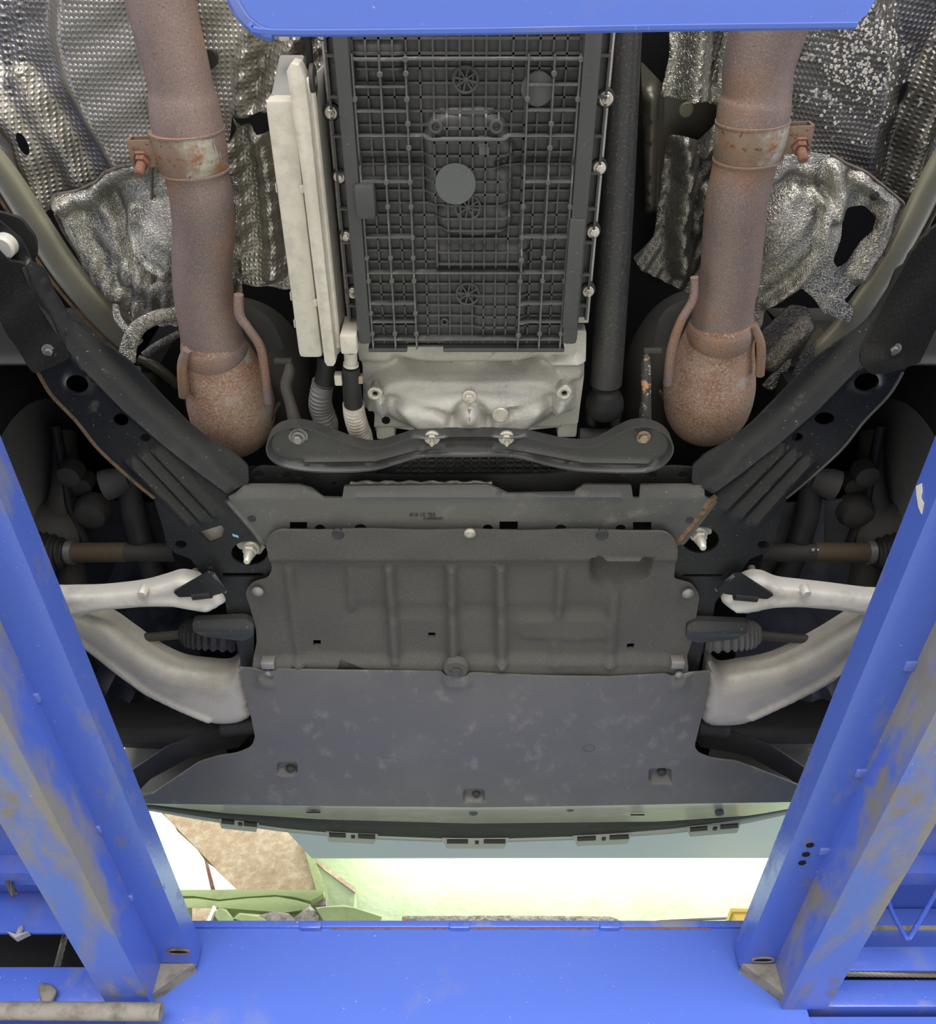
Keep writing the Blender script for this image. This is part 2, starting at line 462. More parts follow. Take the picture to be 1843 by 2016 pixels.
def rect(cx, cy, hx, hy):
    return [(cx - hx, cy - hy), (cx + hx, cy - hy), (cx + hx, cy + hy), (cx - hx, cy + hy)]

# ---- height features, all in picture positions of the sheet's own plane
def sm(t):
    t = np.clip(t, 0, 1)
    return t * t * (3 - 2 * t)

def pdist(px, py, pts, closed=False):
    d = np.full(np.shape(px), 1e9)
    m = len(pts)
    for i in range(m if closed else m - 1):
        ax, ay = pts[i][:2]; bx, by = pts[(i + 1) % m][:2]
        vx, vy = bx - ax, by - ay
        t = np.clip(((px - ax) * vx + (py - ay) * vy) / (vx * vx + vy * vy + 1e-12), 0, 1)
        d = np.minimum(d, np.hypot(px - ax - t * vx, py - ay - t * vy))
    return d

def inside(px, py, poly):
    r = np.zeros(np.shape(px), bool)
    m = len(poly); j = m - 1
    for i in range(m):
        xi, yi = poly[i][:2]; xj, yj = poly[j][:2]
        c = ((yi > py) != (yj > py)) & (px < (xj - xi) * (py - yi) / ((yj - yi) if yj != yi else 1e-12) + xi)
        r ^= c; j = i
    return r

def ridge(px, py, pts, w_, h):
    return h * 0.5 * (1 + np.cos(np.pi * np.clip(pdist(px, py, pts) / w_, 0, 1)))

def bar(px, py, pts, w_, h, soft=4.0):
    return h * sm((w_ - pdist(px, py, pts)) / soft + 0.5)

def plateau(px, py, poly, h, soft=6.0):
    d = pdist(px, py, poly, True)
    sd = np.where(inside(px, py, poly), d, -d)
    return h * sm(sd / soft + 0.5)

def bulge(px, py, cx, cy, rx, ry, h):
    r = np.hypot((px - cx) / rx, (py - cy) / ry)
    return h * 0.5 * (1 + np.cos(np.pi * np.clip(r, 0, 1)))

def offs(poly, d):
    """polygon moved sideways by d (positive: outwards for either winding)"""
    m = len(poly); out = []
    ar = sum(poly[i][0] * poly[(i + 1) % m][1] - poly[(i + 1) % m][0] * poly[i][1] for i in range(m))
    sg_ = 1 if ar > 0 else -1
    for i in range(m):
        a, p, b = poly[i - 1], poly[i], poly[(i + 1) % m]
        n1 = np.array((p[1] - a[1], a[0] - p[0]), float); n2 = np.array((b[1] - p[1], p[0] - b[0]), float)
        n1 /= (np.linalg.norm(n1) + 1e-9); n2 /= (np.linalg.norm(n2) + 1e-9)
        n_ = n1 + n2; L_ = np.linalg.norm(n_)
        n_ = n_ / L_ if L_ > .2 else n1
        out.append((p[0] + n_[0] * d * sg_, p[1] + n_[1] * d * sg_))
    return out

def pl_lines(poly, soft):
    q = [offs(poly, soft * .5), offs(poly, -soft * .5)]
    return [l + [l[0]] for l in q]

def rd_lines(pts, w_, fr=(0, .5, 1.0)):
    out = []
    for f in fr:
        for s_ in ((1, -1) if f else (1,)):
            l = []
            for i in range(len(pts)):
                a = pts[max(i - 1, 0)]; b = pts[min(i + 1, len(pts) - 1)]
                n_ = np.array((b[1] - a[1], a[0] - b[0]), float); n_ /= np.linalg.norm(n_) + 1e-9
                l.append((pts[i][0] + n_[0] * f * w_ * s_, pts[i][1] + n_[1] * f * w_ * s_))
            out.append(l)
    return out

def sheet(outline, H0, holes=(), hf=None, step=0.012, th=0.002, space='px', mb=None, hh=None, lines=()):
    """a pressed sheet lying at height H0 with its outline and holes cut; hf presses relief downwards (metres)
    hh: heights H(px,py) for sheets that slope"""
    mb = mb or MB()
    mb.angle = 62
    conv = (lambda p: XY(p[0], p[1], H0)) if space == 'px' else (lambda p: (p[0], p[1]))
    loops = [[conv(p) for p in outline]] + [[conv(p) for p in h] for h in holes]
    def dens(lp):
        out = []
        m = len(lp)
        for i in range(m):
            a, b = lp[i], lp[(i + 1) % m]
            L_ = math.hypot(b[0] - a[0], b[1] - a[1])
            k = max(1, int(L_ / (step * 1.3)))
            for q in range(k):
                out.append((a[0] + (b[0] - a[0]) * q / k, a[1] + (b[1] - a[1]) * q / k))
        return out
    loops = [dens(l) for l in loops]
    o = np.array(loops[0])
    lo, hi = o.min(0), o.max(0)
    xs = np.arange(lo[0], hi[0], step); ys = np.arange(lo[1], hi[1], step * 0.866)
    gx, gy = np.meshgrid(xs, ys)
    gx = gx + (np.arange(len(ys)) % 2)[:, None] * step * 0.5
    gx, gy = gx.ravel(), gy.ravel()
    ok = inside(gx, gy, loops[0])
    for l in loops[1:]:
        ok &= ~inside(gx, gy, l)
    gx, gy = gx[ok], gy[ok]
    d = np.full(len(gx), 1e9)
    for l in loops:
        d = np.minimum(d, pdist(gx, gy, l, True))
    def dens_open(lp):
        out = []
        for i in range(len(lp) - 1):
            a, b = lp[i], lp[i + 1]
            k = max(1, int(math.hypot(b[0] - a[0], b[1] - a[1]) / (step * 1.2)))
            for q in range(k):
                out.append((a[0] + (b[0] - a[0]) * q / k, a[1] + (b[1] - a[1]) * q / k))
        return out + [lp[-1]]
    LN = [dens_open([conv(p) for p in l]) for l in lines]
    for l in LN:
        d = np.minimum(d, pdist(gx, gy, l) * 1.3)
    ok = d > step * 0.45
    gx, gy = gx[ok], gy[ok]
    vs, es = [], []
    for l in loops:
        n0 = len(vs); vs += l
        es += [(n0 + i, n0 + (i + 1) % len(l)) for i in range(len(l))]
    for l in LN:
        n0 = len(vs); vs += l
        es += [(n0 + i, n0 + i + 1) for i in range(len(l) - 1)]
    vs += list(zip(gx.tolist(), gy.tolist()))
    r = delaunay_2d_cdt([Vector(v) for v in vs], es, [], 0, 1e-7)
    V = np.array([tuple(v) for v in r[0]]); F = [tuple(f) for f in r[2]]
    C = np.array([V[list(f)].mean(0) for f in F])
    keep = inside(C[:, 0], C[:, 1], loops[0])
    for l in loops[1:]:
        keep &= ~inside(C[:, 0], C[:, 1], l)
    F = [f for f, k in zip(F, keep) if k]
    used = sorted({i for f in F for i in f})
    idx = {a: b for b, a in enumerate(used)}
    V = V[used]; F = [tuple(idx[i] for i in f) for f in F]
    ppx, ppy = PIX(V[:, 0], V[:, 1], H0)
    Z = np.full(len(V), H0)
    if hh is not None:
        Z = hh(ppx, ppy)
    if hf is not None:
        Z = Z - hf(ppx, ppy)
    bot = [(V[i, 0], V[i, 1], ZC + Z[i]) for i in range(len(V))]
    top = [(x, y, z + th) for x, y, z in bot]
    n = len(bot)
    ec = {}
    for f in F:
        for i in range(len(f)):
            e = (f[i], f[(i + 1) % len(f)])
            ec[e] = ec.get(e, 0) + 1
    bnd = [e for e in ec if (e[1], e[0]) not in ec]
    fs = [f[::-1] for f in F] + [tuple(i + n for i in f) for f in F] + [(a, b, b + n, a + n) for a, b in bnd]
    return mb.add(bot + top, fs)

# ---- fasteners
DOWN = Vector((0, 0, -1))
def bolt_mesh(R, h, stud=0.0, stud_r=0.0, flange=1.5, ax=DOWN, o=Vector((0, 0, 0))):
    mb = MB()
    mb.lathe(o - ax * 0.002, ax, [(0, R * flange), (0.002 + R * 0.18, R * flange), (0.002 + R * 0.34, R * flange * 0.86)], 20)
    mb._lathe(o, ax, [(R * 0.1, R), (R * 0.1 + h * 0.85, R), (R * 0.1 + h, R * 0.86)], 6)
    if stud:
        mb._lathe(o, ax, [(h * 0.5, stud_r), (h + stud * 0.8, stud_r), (h + stud * 0.82, stud_r * 0.7), (h + stud, stud_r * 0.62)], 12)
    return mb

def bolt(name, px, py, H, Rpx, mt, parent, hk=0.8, stud=0.0, flange=1.5, label=None, cat=None, group=None):
    k = mpp(px, py, H)
    p = P(px, py, H)
    R = Rpx * k
    mb = bolt_mesh(R, R * hk, stud * k, R * 0.42, flange, DOWN, p)
    return mb.build(name, mt, parent, label, cat, group)

def path(pts, n=8):
    """picture path (px, py, H, half width px) -> world points and radii"""
    pp = catmull(pts, n)
    return [P(a, b, h) for a, b, h, w_ in pp], [w_ * mpp(a, b, h) for a, b, h, w_ in pp]

# ================================================================== the place: floor, front wall, roof edge
def HY(py, Y):
    v = py - CY
    return Y * (FPX * SP - v * CP) / (FPX * CP + v * SP)

def ypoly(pts, Y, depth, mb=None):
    """solid whose face on the plane y = Y has the given picture outline"""
    mb = mb or MB()
    return mb.prism([PY(a, b, Y) for a, b in pts], (0, depth, 0))

WY = 3.0
MB().box((-7, -9, -0.1), (7, WY + 0.2, 0)).build('floor', 'concrete', label='grey concrete workshop floor under the lift', kind='structure')
MB().box((-5, WY, 0), (5, WY + 0.15, 3.75)).build('wall_front', 'wall_green', label='pale green plaster wall beyond the car front', kind='structure')
RH = HY(1688, 2.7)
MB().prism([P(614, 1690, RH), P(568, 1640, RH), P(480, 1560, RH), Vector((5, P(480, 1560, RH).y, ZC + RH)), Vector((5, 2.7, ZC + RH))], (0, 0, 0.06)).build('ceiling', 'roof_panel', label='pale grey blue roof edge above the front wall', kind='structure')

bd = MB()
ypoly(rpoly([(200, 1440), (540, 1540), (612, 1692), (638, 1753), (466, 1753), (400, 1684), (330, 1612)], 3), 2.93, 0.05, bd)
bd.build('wooden_board', 'board_wood', label='weathered tan wooden board standing against the green wall', cat='board', bevel=0.003)
pn = thing('plaster_panel', 'broken white plaster panel at the foot of the tan wooden board', 'panel', PY(360, 1750, 2.9))
ypoly([(160, 1500), (300, 1570), (318, 1600), (344, 1626), (349, 1636), (372, 1657), (388, 1672), (401, 1690), (404, 1703), (415, 1752), (330, 1752), (290, 1660)], 2.90, 0.025).build('panel_piece', 'white_plaster', pn, bevel=0.002)
ypoly([(410, 1700), (420, 1706), (440, 1726), (466, 1751), (424, 1752)], 2.90, 0.025).build('panel_piece', 'white_plaster', pn, bevel=0.002)
ypoly([(400, 1690), (411, 1699), (425, 1753), (414, 1753)], 2.915, 0.012).build('panel_backing', 'bolt_rust', pn)
wg = thing('wall_pier', 'pale green chamfered pier between tan board and front wall', 'pier', PY(655, 1785, 2.93))
ypoly([(600, 1640), (624, 1702), (642, 1745), (648, 1800), (638, 1800), (622, 1750), (596, 1660)], 2.90, 0.1).build('pier_front', 'ledge_green', wg)
ypoly([(598, 1640), (616, 1689), (640, 1710), (700, 1754), (696, 1790), (646, 1790), (624, 1730)], 2.92, 0.08).build('pier_side', 'wall_green', wg)
ypoly([(612, 1684), (640, 1703), (702, 1750), (699, 1757), (640, 1714), (616, 1692)], 2.915, 0.07).build('pier_edge', 'board_wood', wg)
lg = thing('concrete_ledge', 'cracked pale green concrete ledge below the wooden board', 'ledge', PY(500, 1786, 2.8))
ypoly([(300, 1751), (638, 1752), (637, 1760), (612, 1774), (575, 1765), (540, 1762), (480, 1766), (430, 1771), (380, 1764), (300, 1764)], 2.82, 0.13).build('ledge_course', 'ledge_green', lg, bevel=0.002)
ypoly([(300, 1770), (385, 1768), (430, 1774), (490, 1768), (545, 1765), (585, 1772), (612, 1780), (606, 1790), (560, 1797), (430, 1787), (300, 1787)], 2.81, 0.14).build('ledge_course', 'ledge_green', lg, bevel=0.002)
ypoly([(300, 1757), (640, 1757), (642, 1782), (300, 1785)], 2.85, 0.09).build('mortar_core', 'mortar', lg)
ypoly([(378, 1787), (424, 1787), (410, 1815), (378, 1815)], 2.8, 0.1).build('wooden_block', 'board_wood', label='small brown wooden block under the left end of the ledge', cat='block', bevel=0.002)
ypoly([(420, 1782), (425, 1786), (412, 1818), (405, 1818)], 2.78, 0.02).build('wooden_lath', 'white_plaster', label='thin cream lath leaning between brown block and rubble', cat='lath')

def chunk(name, pts, Y, depth, mt, label, seed, sub_=0):
    rnd = random.Random(seed)
    bm = bmesh.new()
    for a, b in pts:
        for q in (0, 0.45, 1.0):
            k = 1.0 - 0.18 * abs(q - 0.45)
            p = PY(a, b, Y + depth * q)
            c0 = PY(sum(x for x, _ in pts) / len(pts), sum(y for _, y in pts) / len(pts), Y + depth * q)
            p = c0 + (p - c0) * k + Vector((rnd.uniform(-.006, .006), 0, rnd.uniform(-.006, .006)))
            bm.verts.new(p)
    r = bmesh.ops.convex_hull(bm, input=bm.verts)
    bmesh.ops.delete(bm, geom=[v for v in bm.verts if not v.link_faces], context='VERTS')
    mb = MB(); bm.verts.index_update()
    mb.add([v.co[:] for v in bm.verts], [[v.index for v in f.verts] for f in bm.faces])
    bm.free()
    return mb.build(name, mt, label=label, cat='rubble', group='rubble behind the front crossbeam', angle=20 if not sub_ else 80, subsurf=sub_)
chunk('rubble_chunk', [(424, 1806), (430, 1788), (446, 1792), (462, 1812), (440, 1822)], 2.74, 0.07, 'ledge_green', 'small green rubble chunk beside the cream lath', 1)
chunk('rubble_chunk', [(455, 1812), (470, 1798), (510, 1804), (530, 1812), (500, 1824)], 2.74, 0.08, 'ledge_green', 'flat green rubble chunk second from the cream lath', 2)
chunk('rubble_chunk', [(500, 1806), (540, 1796), (570, 1800), (585, 1814), (530, 1824)], 2.75, 0.08, 'mortar', 'grey mortar lump with orange brick crumbs under the ledge', 3)
chunk('rubble_chunk', [(575, 1812), (590, 1795), (612, 1786), (628, 1800), (622, 1818), (600, 1824)], 2.76, 0.07, 'mortar', 'rough brick coloured lump left of the large rubble chunk', 4)
chunk('rubble_chunk', [(618, 1790), (640, 1785), (678, 1782), (700, 1790), (757, 1803), (750, 1820), (640, 1824)], 2.70, 0.12, 'ledge_green', 'largest green and grey rubble chunk behind the front crossbeam', 5)
ypoly([(792, 1803), (1010, 1802), (1205, 1804), (1222, 1812), (1225, 1824), (790, 1824)], 2.86, 0.14).build('wall_sill', 'mortar', label='mottled grey sill strip along the front wall', cat='sill', bevel=0.002)
br = thing('wall_bracket', 'yellow steel bracket on the wall beside the lift runway', 'bracket', PY(1470, 1815, 2.7))
ypoly([(1438, 1788), (1520, 1790), (1520, 1795), (1441, 1795)], 2.65, 0.12).build('bracket_lip', 'yellow_steel', br)
ypoly([(1441, 1794), (1520, 1794), (1520, 1826), (1458, 1826)], 2.66, 0.10).build('bracket_web', 'yellow_steel', br)
cbp = [PY(a, b, 2.9) for a, b in [(1240, 1820), (1300, 1813), (1380, 1809), (1450, 1806)]]
MB().tube(cbp, 0.006, 8).build('wall_cable', 'steel_cable', label='thin grey cable along the wall beside yellow bracket', cat='cable')

# ================================================================== the lift
XB_Y = 1.63
def xprof(pts, sg, y0, y1, mb=None):
    mb = mb or MB()
    return mb.prism([(sg * x, y0, ZC + h) for x, h in pts], (0, y1 - y0, 0))

for sg, side in ((-1, 'left'), (1, 'right')):
    rw = thing('lift_runway', {'left': 'blue lift runway under the car wheel beside hanging steel ropes',
                               'right': 'blue lift runway with white sticker beside bent V shaped rod'}[side], 'runway', (sg * 0.75, 0.4, ZC + 0.66), group='blue lift runways')
    led = rpoly([(0.4925, 0.766, 0.001), (0.4925, 0.7255, 0.012), (0.5545, 0.7265, 0.001), (0.5545, 0.731, 0.001), (0.4965, 0.731, 0.009), (0.4965, 0.766, 0.001)], 0.001, 6)
    xprof(led, sg, -1.4, 1.606).build('jack_rail', 'blue_paint_dusty', rw, fix=True)
    mainp = rpoly([(0.554, 0.86, 0.001), (0.554, 0.66, 0.016), (0.632, 0.66, 0.004), (0.632, 0.86, 0.001)], 0.001, 7)
    xprof(mainp, sg, -1.4, 1.629).build('main_beam', 'blue_paint_grimy', rw)
    MB().box((min(sg * 0.56, sg * 1.08), -1.4, ZC + 0.86), (max(sg * 0.56, sg * 1.08), 1.68, ZC + 0.868)).build('deck_plate', 'blue_paint', rw)
    MB().box((min(sg * 1.0, sg * 1.08), -1.4, ZC + 0.66), (max(sg * 1.0, sg * 1.08), 1.629, ZC + 0.86)).build('outer_beam', 'blue_paint', rw)
    for yy in (-0.6, -0.1, 0.4, 0.9, 1.25, 1.47):
        MB().box((min(sg * 0.632, sg * 1.0), yy, ZC + 0.825), (max(sg * 0.632, sg * 1.0), yy + 0.04, ZC + 0.86)).build('cross_rib', 'blue_paint', rw)
    # folded end gusset between rail and main beam
    if side == 'left':
        g = [P(402, 1872, 0.7265), P(391, 1888, 0.726), P(333, 1936, 0.70), P(330, 1940, 0.66), P(322, 1955, 0.66), P(345, 1880, 0.727)]
    else:
        g = [P(1455, 1870, 0.7265), P(1468, 1915, 0.726), P(1522, 1956, 0.70), P(1530, 1985, 0.66), P(1545, 1990, 0.66), P(1520, 1890, 0.727)]
    gm = MB()
    X0, X1 = sg * 0.494, sg * 0.556
    gm.prism([(X0, 1.6, ZC + 0.7255), (X1, 1.6, ZC + 0.7255), (X1, 1.6, ZC + 0.672)], (0, 0.032, 0))
    gm.build('end_gusset', 'grey_grime', rw)
    MB().prism([(sg * 0.493, 1.606, ZC + 0.766), (sg * 0.493, 1.606, ZC + 0.731), (sg * 0.499, 1.606, ZC + 0.7255), (sg * 0.554, 1.606, ZC + 0.7255), (sg * 0.554, 1.606, ZC + 0.766)], (0, 0.012, 0)).build('rail_end_cap', 'blue_paint_dusty', rw)
    # weld slot near the rail end: dark opening with raised rim
    hx, hy = (352, 1872) if side == 'left' else (1502, 1888)
    c = P(hx, hy, 0.7255)
    sl = MB()
    ring = [(c.x + 0.017 * math.cos(a), c.y + 0.006 * math.sin(a), c.z - 0.0005) for a in np.linspace(0, 2 * math.pi, 17)[:-1]]
    sl.prism(ring, (0, 0, -0.0015)).build('weld_slot', 'underbody_black', rw)
    rr = MB(); rr.tube([Vector((c.x + 0.019 * math.cos(a), c.y + 0.0075 * math.sin(a), c.z - 0.001)) for a in np.linspace(0, 2 * math.pi, 21)], 0.0022, 6, cap=False)
    rr.build('slot_rim', 'rust_edge' if side == 'left' else 'grey_grime', rw)
    # small weld gussets along the seam
    for ty in ((1.36, 1.16, 0.86) if side == 'left' else (1.22, 1.02, 0.8)):
        MB().box((min(sg * 0.540, sg * 0.556), ty, ZC + 0.722), (max(sg * 0.548, sg * 0.556), ty + 0.016, ZC + 0.7275)).build('weld_bead', 'blue_paint', rw, bevel=0.0025)
    if side == 'right':
        # torn white sticker on the rail's inner face and drilled holes
        st = MB()
        xx = sg * 0.4922
        pts = [(0.552, .757), (0.561, .764), (0.568, .757), (0.576, .746), (0.578, .736), (0.566, .740), (0.565, .748), (0.557, .751)]
        st.prism([(xx, y, ZC + h) for y, h in pts], (-0.0008, 0, 0)).build('sticker', 'white_mark', rw, label='torn white sticker scrap')
        for hy2 in (1.212, 1.238, 1.262):
            q = Vector((0.522, hy2, ZC + 0.7256))
            MB().lathe(q + Vector((0, 0, 0.001)), DOWN, [(0, 0.006), (0.002, 0.006), (0.0025, 0.004)], 14).build('drilled_hole', 'underbody_black', rw)

xb = thing('lift_crossbeam', 'wide blue front crossbeam of the lift joining both runways', 'crossbeam', (0, 1.7, ZC + 0.5))
top = HY(1818, XB_Y)
MB().box((-0.60, XB_Y, ZC + 0.48), (0.60, XB_Y + 0.16, ZC + top)).build('beam_body', 'blue_paint', xb, bevel=0.006)
MB().box((-0.53, XB_Y - 0.006, ZC + top - 0.010), (0.53, XB_Y + 0.012, ZC + top + 0.003)).build('top_lip', 'blue_paint_dusty', xb, bevel=0.002)
for tx in (612, 905, 1200):
    a, b = PY(tx - 20, 1818, XB_Y - 0.006), PY(tx + 20, 1830, XB_Y - 0.006)
    MB().box((a.x, XB_Y - 0.012, b.z), (b.x, XB_Y + 0.002, a.z)).build('weld_tab', 'blue_paint_dusty', xb, bevel=0.003)
for (x0, x1) in ((650, 880), (930, 1170), (1230, 1400)):
    a, b = PY(x0, 1827, XB_Y - 0.001), PY(x1, 1830, XB_Y - 0.001)
    MB().box((a.x, XB_Y - 0.0012, b.z), (b.x, XB_Y + 0.001, a.z)).build('lip_groove', 'bolt_rust', xb)
for (x0, x1) in ((-1.3, -0.60), (0.60, 1.3)):
    lo_, hi_ = (HY(1975, XB_Y), HY(1903, XB_Y)) if x0 < 0 else (HY(1982, XB_Y), HY(1928, XB_Y))
    MB().box((x0, XB_Y, ZC + lo_), (x1, XB_Y + 0.10, ZC + hi_)).build('channel_flange', 'blue_paint_dusty', xb, bevel=0.003)
    MB().box((x0, XB_Y + 0.10, ZC + 0.50), (x1, XB_Y + 0.16, ZC + 0.859)).build('channel_web', 'underbody_black', xb)
    MB().box((x0, XB_Y + 0.01, ZC + 0.52), (x1, XB_Y + 0.10, ZC + HY(1992 if x0 < 0 else 1996, XB_Y))).build('channel_flange', 'blue_paint', xb, bevel=0.003)
# end plates standing under the decks
lo_, hi_ = HY(1836, 1.6), HY(1756, 1.6)
MB().box((-1.0, 1.6, ZC + lo_), (-0.632, 1.608, ZC + hi_)).build('end_plate', 'blue_paint', xb, bevel=0.001)
lo_, hi_ = HY(1910, 1.6), HY(1864, 1.6)
MB().box((0.632, 1.6, ZC + lo_), (1.0, 1.608, ZC + hi_)).build('end_plate', 'blue_paint', xb, bevel=0.001)
MB().box((0.632, 1.56, ZC + HY(1830, 1.56)), (1.0, 1.565, ZC + HY(1822, 1.56))).build('end_strip', 'grey_grime', xb)
MB().box((0.632, 1.66, ZC + HY(1866, 1.66)), (1.0, 1.668, ZC + 0.858)).build('end_plate', 'blue_paint', xb)
# clevis and threaded rod seen in the channel
cv = MB()
c = PY(33, 1838, 1.59)
cv.prism([c + Vector((-0.02, 0, 0.004)), c + Vector((0, 0, -0.008)), c + Vector((0.02, 0, 0.004)), c + Vector((0, 0, -0.001))], (0, 0.015, 0))
cv._lathe(c + Vector((0, 0.008, 0)), Vector((0, 0, 1)), [(-0.002, 0.006), (0.012, 0.006), (0.018, 0.003)], 10)
cv.build('rope_clevis', 'zinc_pale', label='pale winged clevis below the blue end plate', cat='clevis')

def rope(name, pts, r, label, mt='steel_cable', strands=5, turns=60):
    pts = [Vector(p) for p in pts]
    ax = pts[-1] - pts[0]; L_ = ax.length; t = ax.normalized()
    ref = Vector((0, 0, 1)) if abs(t.z) < .8 else Vector((1, 0, 0))
    u = (ref - t * ref.dot(t)).normalized(); w_ = t.cross(u)
    mb = MB(); n = max(12, int(L_ / (r * 1.0)))
    for s in range(strands):
        pp = []
        for i in range(n + 1):
            a = 2 * math.pi * s / strands + i * 0.55
            pp.append(pts[0] + ax * (i / n) + (u * math.cos(a) + w_ * math.sin(a)) * r * 0.55)
        mb.tube(pp, r * 0.5, 6)
    return mb.build(name, mt, label=label, cat='rope')
rope('steel_rope', [PY(-40, 1600, 1.5), PY(28, 1762, 1.5)], 0.006, 'twisted steel rope slanting behind the beam above the end plate')
rope('steel_rope', [PY(130, 1835, 1.66), PY(112, 1905, 1.66)], 0.006, 'short greasy steel rope in the dark crossbeam gap')
rope('steel_rope', [PY(1640, 1917, 1.61), PY(1960, 1921, 1.61)], 0.0045, 'steel rope lying along the crossbeam below the V rod')
rod = [PY(1748, 1770, 1.50), PY(1757, 1797, 1.50), PY(1782, 1843, 1.50), PY(1788, 1846, 1.50), PY(1796, 1838, 1.50), PY(1850, 1745, 1.50), PY(1880, 1690, 1.50)]
MB().tube([Vector(p) for p in catmull(rod, 4)], 0.0042, 10).build('locking_rod', 'blue_paint_dusty', label='bent blue V shaped rod hanging under the runway deck', cat='rod')
hs = [PY(-250, 1990, 1.58), PY(60, 1990, 1.58), PY(200, 1991, 1.58), PY(318, 1992, 1.58)]
MB().tube(hs, 0.0145, 16).build('hydraulic_hose', 'grey_grime', label='dusty grey hydraulic hose lying below the blue crossbeam flange', cat='hose')
wb = chunk('insect_nest', [(78, 1938), (92, 1934), (108, 1940), (112, 1958), (104, 1974), (94, 1984), (84, 1972), (76, 1955)], 1.61, 0.03, 'grey_grime', 'dusty brown insect nest hanging on the blue channel flange', 9, 2)
wb['category'] = 'nest'; del wb['group']

# jack beam crossing right above the photographer
jb = thing('jack_beam', 'glossy blue jack beam crossing the top of the view', 'jack beam', (0.03, -0.1, ZC + 0.6))
HJ = 0.60
pl = [XY(462, -40, HJ), XY(474, 2, HJ), XY(492, 32, HJ), XY(512, 48, HJ), XY(535, 56, HJ), XY(900, 54, HJ), XY(1300, 47, HJ), XY(1690, 42, HJ), XY(1706, 30, HJ), XY(1730, -10, HJ), (0.30, -0.30), (-0.20, -0.30)]
def jack_relief(px, py):
    return -0.012 * sm((np.abs(px - 1090) - 560) / 60.0)
jm = sheet(pl, HJ, th=0.05, space='xy', step=0.02)
jm.build('beam_tray', 'blue_paint', jb, bevel=0.0)
jl = [XY(500, 44, HJ), XY(535, 59, HJ), XY(900, 57, HJ), XY(1300, 50, HJ), XY(1690, 45, HJ)]
MB().tube([Vector((x, y, ZC + HJ + 0.004)) for x, y in catmull(jl, 6)], 0.0042, 10).build('rolled_edge', 'blue_paint', jb)
cl = [XY(455, -40, HJ), XY(468, 4, HJ), XY(488, 34, HJ), XY(512, 52, HJ), XY(535, 59, HJ)]
MB().tube([Vector((x, y, ZC + HJ + 0.008)) for x, y in catmull(cl, 6)], 0.008, 10).build('corner_roll', 'blue_paint', jb)
MB().box((-0.49, -0.36, ZC + 0.64), (0.49, -0.22, ZC + 0.76)).build('cross_tube', 'blue_paint', jb, bevel=0.01)

# ================================================================== the car: dark shell behind everything
cs = thing('car_floor', 'black car floor and wheel arches behind the chassis parts', 'car body', (0, 0.4, ZC + 1.3))
MB().box((-0.98, -1.6, ZC + 1.42), (0.98, 1.72, ZC + 1.45)).build('floor_pan', 'underbody_black', cs)
for sg in (-1, 1):
    MB().box((min(sg * 0.93, sg * 0.97), -1.6, ZC + 1.08), (max(sg * 0.93, sg * 0.97), 0.55, ZC + 1.45)).build('side_sill', 'underbody_black', cs)
    MB().box((min(sg * 0.95, sg * 0.98), 0.55, ZC + 1.30), (max(sg * 0.95, sg * 0.98), 1.72, ZC + 1.7)).build('wing_panel', 'underbody_black', cs)
    # wheel arch liner: arched shell with pressed ribs, open downwards
    rows = []
    for i in range(37):
        a = math.radians(-10 + 200 * i / 36)
        rr_ = 0.43 + 0.012 * (0.5 + 0.5 * math.cos(i * math.pi / 1.5))
        row = []
        for j in range(9):
            x = 0.50 + 0.46 * j / 8
            row.append((sg * x, 1.03 - rr_ * math.cos(a), ZC + 1.18 + rr_ * math.sin(a) * 0.98))
        rows.append(row)
    MB().grid(rows).build('wheel_arch_liner', 'dark_plastic', cs, solid=0.004, fix=False)
    # inner wall of the engine bay beside the wheel
    MB().box((min(sg * 0.46, sg * 0.50), 0.62, ZC + 1.10), (max(sg * 0.46, sg * 0.50), 1.62, ZC + 1.45)).build('chassis_leg', 'underbody_black', cs, bevel=0.01)
    # pressed liner panel low in front of the wheel
    def lin(px, py, sg=sg):
        q = np.zeros(np.shape(px))
        for x0 in (1500, 1545, 1590, 1640):
            xx = x0 if sg > 0 else 1852 - x0
            q = q + bar(px, py, [(xx - 20 * sg, 1100), (xx + 60 * sg, 1420)], 9, 0.014, 6)
        return q
    ol = [(1400, 1000), (1720, 980), (1800, 1120), (1760, 1300), (1640, 1470), (1430, 1480), (1400, 1330)]
    if sg < 0: ol = [(1852 - a, b) for a, b in ol]
    sheet(ol, 1.22, hf=lin, step=0.02, th=0.004).build('splash_liner', 'liner_grey' if sg > 0 else 'dark_plastic', cs)
sheet([(1582, 975), (1624, 985), (1622, 1068), (1588, 1066)], 1.21, step=.03, th=.004).build('daylight_patch', 'hose_grey', cs)  # added pale sheet, its grey stands in for daylight on the inner body
MB().box((-0.48, 0.98, ZC + 1.14), (0.48, 1.60, ZC + 1.42)).build('engine_block', 'underbody_black', cs, bevel=0.03)
MB().box((-0.15, 0.0, ZC + 1.12), (0.15, 0.6, ZC + 1.42)).build('tunnel_core', 'underbody_black', cs, bevel=0.03)
MB().box((-0.48, 1.42, ZC + 1.06), (0.48, 1.64, ZC + 1.14)).build('radiator_carrier', 'underbody_black', cs)

